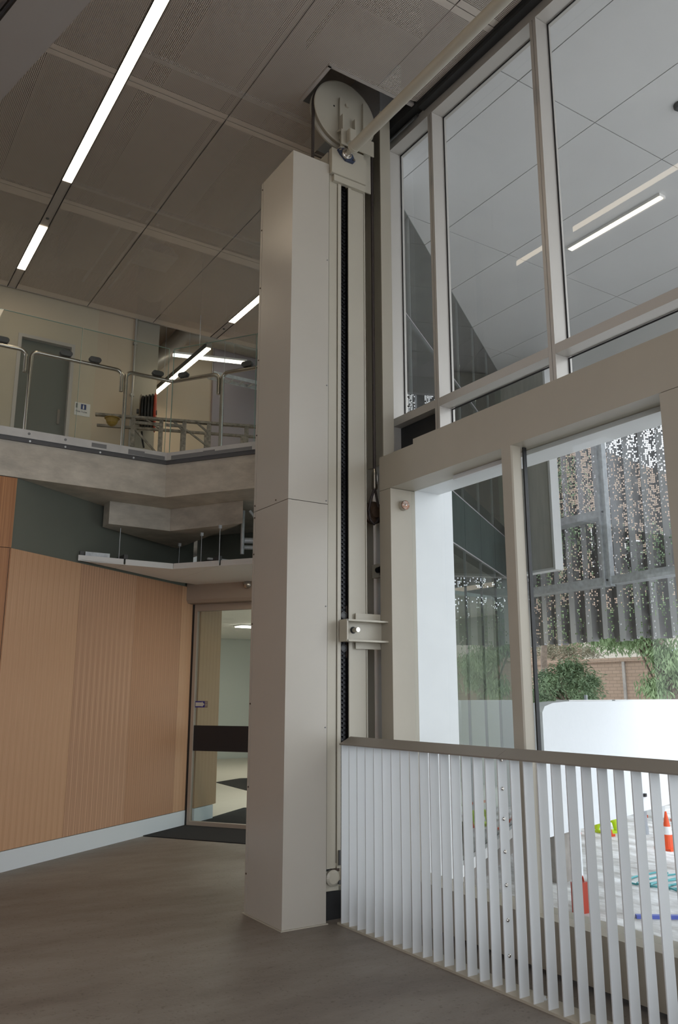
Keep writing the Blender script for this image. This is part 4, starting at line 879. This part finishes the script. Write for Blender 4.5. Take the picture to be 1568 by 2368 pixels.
# reflective glass wing running back on the oak wall's bearing
FF = Frame((4.03, 5.39, 0), ANG)
fc = thing('wall_wing', 'green tinted glass facade of the neighbouring wing', 'facade', (4.03, 5.39, 0), ANG, kind='structure')
MB(FF).box(-0.1, 4.99, 0.03, 0.2, 3.0, 3.72).build('facade_backing', darkm, fc)
MB(FF).box(-0.1, 4.99, 0.03, 0.2, -0.6, -0.02).build('facade_footing', pierm, fc)
sx = [-0.1, 0.57, 1.55, 2.45, 3.24, 4.05, 4.97]; sz = [-0.15, 2.98, 3.55, 4.9, 6.0]
for a, b in zip(sx, sx[1:]):
    for c, d in zip(sz, sz[1:]):
        MB(FF).box(a + 0.005, b - 0.005, 0.0, 0.012, c + 0.005, d - 0.005).build('facade_pane', facadem if c == 2.98 else glassf, fc)
for a in sx[1:-1]: MB(FF).box(a - 0.005, a + 0.005, 0.004, 0.03, -0.15, 6.0).build('joint_strip', joint, fc)
for z in sz[1:-1]: MB(FF).box(-0.1, 4.97, -0.004, 0.03, z - 0.006, z + 0.006).build('transom_strip', joint, fc)
MB(FF).box(4.97, 5.02, -0.03, 0.2, -0.3, 3.03).build('end_trim', edgew, fc)
MB(FF).box(1.0, 4.97, -0.06, 0.0, -0.25, -0.15).build('sill', edgew, fc)
hg = thing('wall_wing_end', 'grey cement panel end of the upper wing with a white edge', 'wall', (8.07, 7.8, 3.01), kind='structure')
MB().box(8.07, 8.2, 7.36, 8.32, 3.04, 5.98).build('cement_panel', fibre, hg)
MB().box(8.05, 8.2, 7.325, 7.36, 3.01, 5.98).build('white_edge', edgew, hg)
MB().box(8.05, 8.2, 7.36, 8.32, 3.01, 3.04).build('white_edge', edgew, hg)

# folded perforated screen on its galvanised frame
ps = thing('perforated_screen', 'folded perforated metal sunscreen hanging outside', 'screen', (9.2, 6.5, 2.15))
path = [Vector((9.35, 9.35, 0))]; d = Vector((0, -1, 0)); d2_ = Vector((-0.10, -0.995, 0)).normalized()
cur = path[0].copy(); k = 0
def fold(a, b, z0, z1, m, nm='fold_panel'):
    L = (b - a).length; ang = math.atan2((b - a).y, (b - a).x); W = Matrix.Translation((a.x, a.y, 0)) @ Matrix.Rotation(ang, 4, 'Z')
    q = MB(); q.add([(0, 0, z0), (L, 0, z0), (L, 0, z1), (0, 0, z1), (0, 0.003, z0), (L, 0.003, z0), (L, 0.003, z1), (0, 0.003, z1)],
                    [(0, 1, 2, 3), (7, 6, 5, 4), (0, 4, 5, 1), (1, 5, 6, 2), (2, 6, 7, 3), (3, 7, 4, 0)])
    return piece(nm, q.mesh(nm, m, Matrix()), ps, W)
i = 0; base = Vector((9.30, 9.4, 0))
while base.y > 2.2:
    dd = d if base.y > 7.1 else d2_
    w1, w2 = 0.115 + random.uniform(-.02, .03), 0.10 + random.uniform(-.02, .02)
    nrm = Vector((1, 0, 0))
    p0 = base; p1 = base + dd * w1 + nrm * 0.0; p2 = p1 + dd * 0.035 - nrm * 0.10; p3 = p2 + dd * w2; p4 = p3 + dd * 0.03 + nrm * 0.10
    zb = 2.15 + random.choice((0, 0, 0, 0.03, -0.02))
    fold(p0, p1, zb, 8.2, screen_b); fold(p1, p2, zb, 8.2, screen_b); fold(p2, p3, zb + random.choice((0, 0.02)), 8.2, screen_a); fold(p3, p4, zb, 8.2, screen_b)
    base = p4
fr_ = thing('screen_frame', 'galvanised steel frame behind the perforated sunscreen', 'frame', (9.0, 7.2, 2.8))
MB().box(8.96, 9.05, 7.20, 7.235, 2.85, 8.2).build('post', galv, fr_); MB().box(8.99, 9.02, 7.235, 7.30, 2.85, 8.2).build('post', galv, fr_); MB().box(8.96, 9.05, 7.30, 7.33, 2.85, 8.2).build('post', galv, fr_)
for z in (2.88, 3.82, 5.4, 6.9):
    MB().box(8.98, 9.04, 7.33, 9.4, z, z + 0.10).build('girt', galv, fr_); MB().box(8.98, 9.22, 7.33, 9.4, z - 0.008, z - 0.001).build('girt_flange', galv, fr_)
GF = Frame((9.0, 7.2, 0), math.atan2(-0.995, -0.10))
for z in (2.88, 5.4, 6.9):
    MB(GF).box(0.0, 5.2, -0.03, 0.03, z, z + 0.10).build('girt', galv, fr_); MB(GF).box(0.0, 5.2, -0.03, 0.18, z - 0.008, z - 0.001).build('girt_flange', galv, fr_)
for z in (2.93, 3.87): MB().cyl((8.96, 7.25, z), (8.945, 7.25, z), 0.014, 8).build('bolt', duct, fr_)

# white concrete parapet on its pier
pa = thing('parapet', 'thick white concrete parapet wall on the site outside', 'parapet', (8.2, 6.8, 0))
PF = Frame((6.60, 6.30, 0), math.atan2(0.986, 3.256))
q = MB(PF); L = 5.5
top = [(0.0, 1.24), (0.06, 1.30), (0.25, 1.335), (0.6, 1.35), (L, 1.35)]
prof = [(0.0, 0.0)] + top + [(L, 0.0)]; prof = [(0.0, 0.0), (L, 0.0)] + top[::-1]
n = len(prof); q.add([(x, 0, z) for x, z in prof] + [(x, 0.22, z) for x, z in prof], [tuple(range(n)), tuple(range(2 * n - 1, n - 1, -1))] + [(i, n + i, n + (i + 1) % n, (i + 1) % n) for i in range(n)])
q.build('parapet_wall', parapetm, pa)
MB(PF).box(0.7, 1.9, 0.02, 0.18, 1.351, 1.365).build('coping_strip', edgew, pa); MB(PF).box(2.0, L, 0.02, 0.18, 1.351, 1.365).build('coping_strip', edgew, pa)
MB(PF).box(1.30, 1.33, 0.08, 0.11, 1.365, 1.42).build('cast_in_tube', pvc, pa)
MB(PF).box(2.62, 2.67, -0.03, 0.0, 0.17, 0.21).build('lifting_stub', black, pa)
pr = MB(PF).prism([(0.35, 0.05), (0.62, 0.05), (0.62, 0.6), (0.35, 0.6)], -0.5, -0.002).build('pier', pierm, pa)
MB(PF).prism([(0.70, 0.02), (0.80, 0.02), (0.80, 0.10), (0.70, 0.10)], -0.5, -0.002).build('white_post', parapetm, pa)

p2 = thing('parapet', 'white parapet added out of direct view to be mirrored in the wing glass', 'parapet', (12.3, 10, -0.5))  # added to supply the pale reflection in the wing glass
MB(Frame((11.6, 8.6, 0), math.radians(62))).box(0, 3.2, 0, 0.2, -0.5, 1.33).build('parapet_wall', parapetm, p2); MB(Frame((11.6, 8.6, 0), math.radians(62))).box(0, 3.2, 0.02, 0.18, 1.33, 1.34).build('coping_strip', edgew, p2)
# brick boundary wall, building and trees beyond
bw = thing('boundary_wall', 'brown brick boundary wall behind the white parapet', 'wall', (18.1, 15, -0.5))
MB().box(18.0, 18.25, -6, 48, -0.5, 2.30).build('brickwork', brickm, bw); MB().box(17.94, 18.3, -6, 48, 2.30, 2.40).build('coping', brickm, bw)
for y in (17.0, 15.9, 14.2, 11.0): MB().box(17.96, 18.0, y, y + 0.08, -0.5, 2.30).build('pilaster_strip', pierm, bw)
bb = thing('brick_building', 'tall brown brick building seen through the perforated screen', 'building', (29, 24, -0.5))
MB().prism([(24.5, 21.5), (40, 24.0), (40, 60), (24.5, 60)], -0.5, 11.6).build('walls', brickm, bb)
for i in range(5):
    x = 26 + i * 2.6; y = 21.5 + (x - 24.5) * 0.161
    f = Frame((x, y, 0), math.atan2(2.5, 15.5)); wn_ = MB(f).box(0, 1.3, -0.06, 0.05, 6.2, 8.0).build('window_frame', edgew, bb); MB(f).box(0.08, 1.22, -0.08, -0.061, 6.28, 7.92).build('pane', darkm, wn_)
cb = thing('cream_building', 'low cream building beyond the brick boundary wall', 'building', (23, 14, -0.5))
MB().box(22.5, 26, 9.0, 19.5, -0.5, 3.6).build('walls', creamb, cb); MB().box(22.3, 26.2, 8.8, 19.7, 3.6, 3.8).build('roof', edgew, cb)
for y in (11.5, 14.0, 16.4): MB().cyl((22.2, y, -0.5), (22.2, y, 3.6), 0.12, 14).build('pillar', edgew, cb)
cr_ = thing('parked_car', 'silver car roof showing over the brick wall at the right edge', 'car', (20.4, 14.2, -0.5))
q = MB(); prof = [(-2.0, 0.3), (2.0, 0.3), (2.05, 0.85), (1.3, 1.0), (0.8, 1.5), (-0.9, 1.55), (-1.6, 1.05), (-2.05, 0.95)]
f = Frame((20.4, 13.9, 1.15), math.pi / 2); n = len(prof)
q = MB(f); q.add([(x, -0.8, z) for x, z in prof] + [(x, 0.8, z) for x, z in prof], [tuple(range(n)), tuple(range(2 * n - 1, n - 1, -1))] + [(i, n + i, n + (i + 1) % n, (i + 1) % n) for i in range(n)])
q.build('body', carm, cr_)
q = MB(f); q.add([(0.85, -0.81, 1.42), (-0.85, -0.81, 1.47), (-1.35, -0.81, 1.08), (1.2, -0.81, 1.04), (0.85, 0.81, 1.42), (-0.85, 0.81, 1.47), (-1.35, 0.81, 1.08), (1.2, 0.81, 1.04)], [(0, 1, 2, 3), (7, 6, 5, 4), (0, 4, 5, 1), (1, 5, 6, 2), (2, 6, 7, 3), (3, 7, 4, 0)])
q.build('window_band', darkm, cr_)
for x in (-1.2, 1.25):
    for y in (-0.82, 0.72): MB(f).cyl((x, y, 0.32), (x, y + 0.12, 0.32), 0.32, 20).build('wheel', black, cr_)
o = MB().box(19, 21.8, 8, 20, -0.5, 1.15).build('ground_bank', pierm); tag(o, 'raised car park behind the brick wall', 'ground', kind='structure')

def tree(name, label, base, trunk, blobs, lm, nleaf, size, droop=0.5):
    t = thing(name, label, 'tree', base)
    MB().tube(trunk, [0.10 * (1 - 0.75 * i / (len(trunk) - 1)) + 0.02 for i in range(len(trunk))], 8).build('trunk', bark, t)
    top = Vector(trunk[-1])
    fo = MB(); vs = []; fs = []
    tot = sum(b[1] ** 2 for b in blobs)
    for c, r in blobs:
        c = Vector(c); MB().tube([top * 0.6 + Vector(trunk[-2]) * 0.4, (top + c) / 2 + Vector((0, 0, 0.1)), c], [0.035, 0.025, 0.012], 6).build('branch', bark, t)
        for _ in range(int(nleaf * r * r / tot)):
            u = Vector((random.gauss(0, 1), random.gauss(0, 1), random.gauss(0, 1))).normalized() * r * min(1.6, abs(random.gauss(0, 0.75)))
            p = c + Vector((u.x, u.y, u.z * 0.8))
            d_ = Vector((random.gauss(0, 1), random.gauss(0, 1), random.gauss(0, 0.6) - droop * 2)).normalized(); s_ = d_.cross(Vector((random.random(), random.random(), random.random()))).normalized()
            l = size * random.uniform(.6, 1.3); wd = l * 0.11
            k = len(vs); vs += [p, p + d_ * l * .5 + s_ * wd, p + d_ * l, p + d_ * l * .5 - s_ * wd]; fs.append((k, k + 1, k + 2, k + 3))
    fo.v = [Vector(v) for v in vs]; fo.f = fs; fo.smooth = [False] * len(fs)
    o = fo.build('foliage', lm, t); o['kind'] = 'stuff'
    return t
tree('gum_tree', 'leafy gum sapling rising behind the white parapet', (14.6, 12.9, -0.5), [(14.6, 12.9, -0.5), (14.6, 12.9, 0.6), (14.5, 12.9, 1.5)],
     [((14.5 + random.uniform(-.4, .3), yy_, 1.25 + h_ * random.uniform(0.2, 1.0)), random.uniform(.16, .30)) for yy_, h_ in ((14.4, .2), (14.2, .3), (13.9, .45), (13.7, .5), (13.5, .75), (13.3, .55), (13.15, .95), (13.0, .8), (12.9, 1.05), (12.8, .6), (12.7, .9), (12.55, .5), (12.4, .45), (12.2, .35), (13.4, .3), (12.6, .3), (13.8, .2))], leafb, 22000, 0.10, 0.3)
tree('gum_tree', 'bright green drooping gum tree branch below the sunscreen at right', (14.5, 10.2, -0.5), [(14.5, 10.2, -0.5), (14.5, 10.3, 1.5), (14.4, 10.7, 2.2), (14.3, 11.1, 2.6)],
     [((14.4 + random.uniform(-.3, .3), a_, b_), random.uniform(.22, .36)) for a_, b_ in ((13.2, 3.1), (12.8, 2.95), (12.5, 3.15), (12.2, 2.8), (11.9, 3.05), (11.7, 2.65), (11.5, 3.0), (11.3, 2.7), (11.1, 2.95), (10.95, 2.6), (10.8, 3.0), (10.6, 2.75), (10.3, 3.1), (10.0, 2.9), (10.25, 1.75), (10.4, 1.95), (10.55, 1.6), (10.15, 2.1), (10.35, 2.25))], leafa, 30000, 0.12, 0.9)
tree('bare_shrub', 'grey olive twiggy shrub above the brick wall near the gasket', (20.5, 19.5, 0.4), [(20.5, 19.5, 0.4), (20.5, 19.5, 1.6), (20.4, 19.4, 2.4)],
     [((20.3, 19.0, 2.9), 0.7), ((20.4, 18.2, 2.8), 0.55), ((20.4, 17.4, 2.75), 0.5)], leafc, 7000, 0.09, 0.0)
tree('background_tree', 'dark green tree seen through the left of the sunscreen', (16.5, 15.6, -0.5), [(16.5, 15.6, -0.5), (16.5, 15.6, 2.4), (16.5, 15.4, 4.0)],
     [((16.4, 15.6, 4.6), 1.0), ((16.6, 14.6, 5.6), 0.9), ((16.5, 16.2, 6.2), 1.0), ((16.4, 15.0, 7.2), 0.9)], leafb, 6000, 0.16)
tree('background_tree', 'dark green tree seen through the right of the sunscreen', (16.8, 12.2, -0.5), [(16.8, 12.2, -0.5), (16.8, 12.2, 2.5), (16.8, 12.1, 4.0)],
     [((16.7, 12.4, 4.2), 0.8), ((16.8, 11.8, 4.9), 0.75)], leafb, 3000, 0.16)

# site clutter between the slats
def cone(x, y, hgt, label):
    t = thing('traffic_cone', label, 'cone', (x, y, -0.5), group='traffic cones')
    r = hgt * 0.22
    MB().prism([(x - r * 1.3, y - r * 1.3), (x + r * 1.3, y - r * 1.3), (x + r * 1.3, y + r * 1.3), (x - r * 1.3, y + r * 1.3)], -0.5, -0.47).build('base', orangem, t)
    MB().lathe((x, y, -0.47), (0, 0, 1), [(0, r), (hgt * 0.35, r * 0.70), (hgt * 0.36, r * 0.69), (hgt * 0.62, r * 0.42), (hgt * 0.95, r * 0.16), (hgt, r * 0.12)], 20).build('body', orangem, t)
    MB().lathe((x, y, -0.47 + hgt * 0.36), (0, 0, 1), [(0, r * 0.71), (hgt * 0.22, r * 0.48)], 20).build('reflective_band', whiteband, t)
cone(9.58, 7.10, 0.43, 'tall orange traffic cone at the right between the slats')
cone(9.78, 8.18, 0.17, 'small orange and white cone below the yellow vest')
cone(8.75, 8.40, 0.36, 'orange cone half hidden left of the parapet pier')
cone(9.45, 8.6, 0.36, 'orange cone just right of the white pier post')
v = thing('safety_vest', 'bright yellow green safety vest behind the small cone', 'vest', (10.1, 8.4, -0.5))
MB().tube([(9.88, 8.50, -0.46), (9.90, 8.48, -0.34), (9.99, 8.41, -0.28), (10.08, 8.34, -0.34), (10.10, 8.33, -0.46)], [0.035, 0.045, 0.05, 0.045, 0.035], 12).build('cloth', hivis, v)
MB().box(9.86, 10.12, 8.30, 8.52, -0.5, -0.465).build('folded_hem', hivis, v)
t = thing('pvc_pipe', 'short grey plastic pipe standing on the site', 'pipe', (10.6, 8.1, -0.5))
MB().cyl((10.35, 8.05, -0.5), (10.35, 8.05, 0.12), 0.055, 16).build('pipe', pvc, t); MB().cyl((10.35, 8.05, -0.5), (10.35, 8.05, -0.40), 0.065, 16).build('socket', pvc, t)
t = thing('marker_stake', 'timber stake with a pink painted tip', 'stake', (10.42, 7.3, -0.5))
MB().cyl((10.45, 7.28, -0.5), (10.40, 7.31, -0.15), 0.014, 6).build('stake', stakem, t); MB().cyl((10.40, 7.31, -0.15), (10.38, 7.32, -0.04), 0.018, 6).build('tip', pinkm, t)
t = thing('barrier_tape', 'red and white barrier tape strung behind the cones', 'tape', (10.3, 7.9, -0.4))
for k in range(16):
    a = Vector((10.75, 9.0, -0.25)).lerp(Vector((10.15, 6.6, -0.15)), k / 16); b = Vector((10.75, 9.0, -0.25)).lerp(Vector((10.15, 6.6, -0.15)), (k + 1) / 16)
    sag = lambda s: -0.10 * math.sin(math.pi * s)
    a.z += sag(k / 16); b.z += sag((k + 1) / 16); u = Vector((0, 0, 0.04))
    MB().add([a, b, b + u, a + u, a + Vector((.002, 0, 0)), b + Vector((.002, 0, 0)), b + u + Vector((.002, 0, 0)), a + u + Vector((.002, 0, 0))], [(0, 1, 2, 3), (7, 6, 5, 4), (0, 4, 5, 1), (1, 5, 6, 2), (2, 6, 7, 3), (3, 7, 4, 0)]).build('tape_segment', orangem if k % 2 else whiteband, t)
t = thing('jerry_can', 'red fuel can with a black cap outside the slats', 'can', (6.2, 5.54, -0.5))
MB().bev(6.10, 6.24, 5.50, 5.60, -0.5, -0.24, 0.015).build('body', redp, t); MB().cyl((6.14, 5.55, -0.24), (6.13, 5.55, -0.18), 0.025, 12).build('cap', black, t)
MB().tube([(6.17, 5.55, -0.24), (6.18, 5.55, -0.20), (6.22, 5.55, -0.20), (6.23, 5.55, -0.24)], 0.009, 8).build('grip', redp, t)
o = MB().prism([(6.42, 5.14), (6.80, 4.86), (6.83, 4.90), (6.45, 5.18)], -0.5, -0.47).build('blue_plank', bluem); tag(o, 'short blue plastic plank lying on the site ground', 'plank')
pts = []
for k in range(70):
    a = k * 0.45; pts.append((7.9 + 0.35 * math.cos(a) * (1 + 0.2 * math.sin(k)), 6.15 - 0.011 * k + 0.14 * math.sin(a), -0.485 + 0.006 * math.sin(3 * a)))
o = MB().tube(pts, 0.010, 6).build('hose_coil', tealm); tag(o, 'tangled teal hose lying on the plastic sheet', 'hose')
for (x, y, s, lab) in ((10.9, 10.6, 0.8, 'rubble heap under the parapet at left'), (13.4, 7.6, 1.2, 'rubble heap behind the tall cone')):
    q = MB(); rk = []
    q.lathe((x, y, -0.5), (0, 0, 1), [(0, 0.9 * s), (0.10, 0.75 * s), (0.2, 0.5 * s), (0.3, 0.3 * s), (0.36, 0.1 * s)], 18)
    q.v = [p + Vector((random.uniform(-.07, .07), random.uniform(-.07, .07), random.uniform(-.03, .03) if p.z > -0.45 else 0)) for p in q.v]
    o = q.build('rubble_heap', pierm); tag(o, lab, 'rubble', kind='stuff')
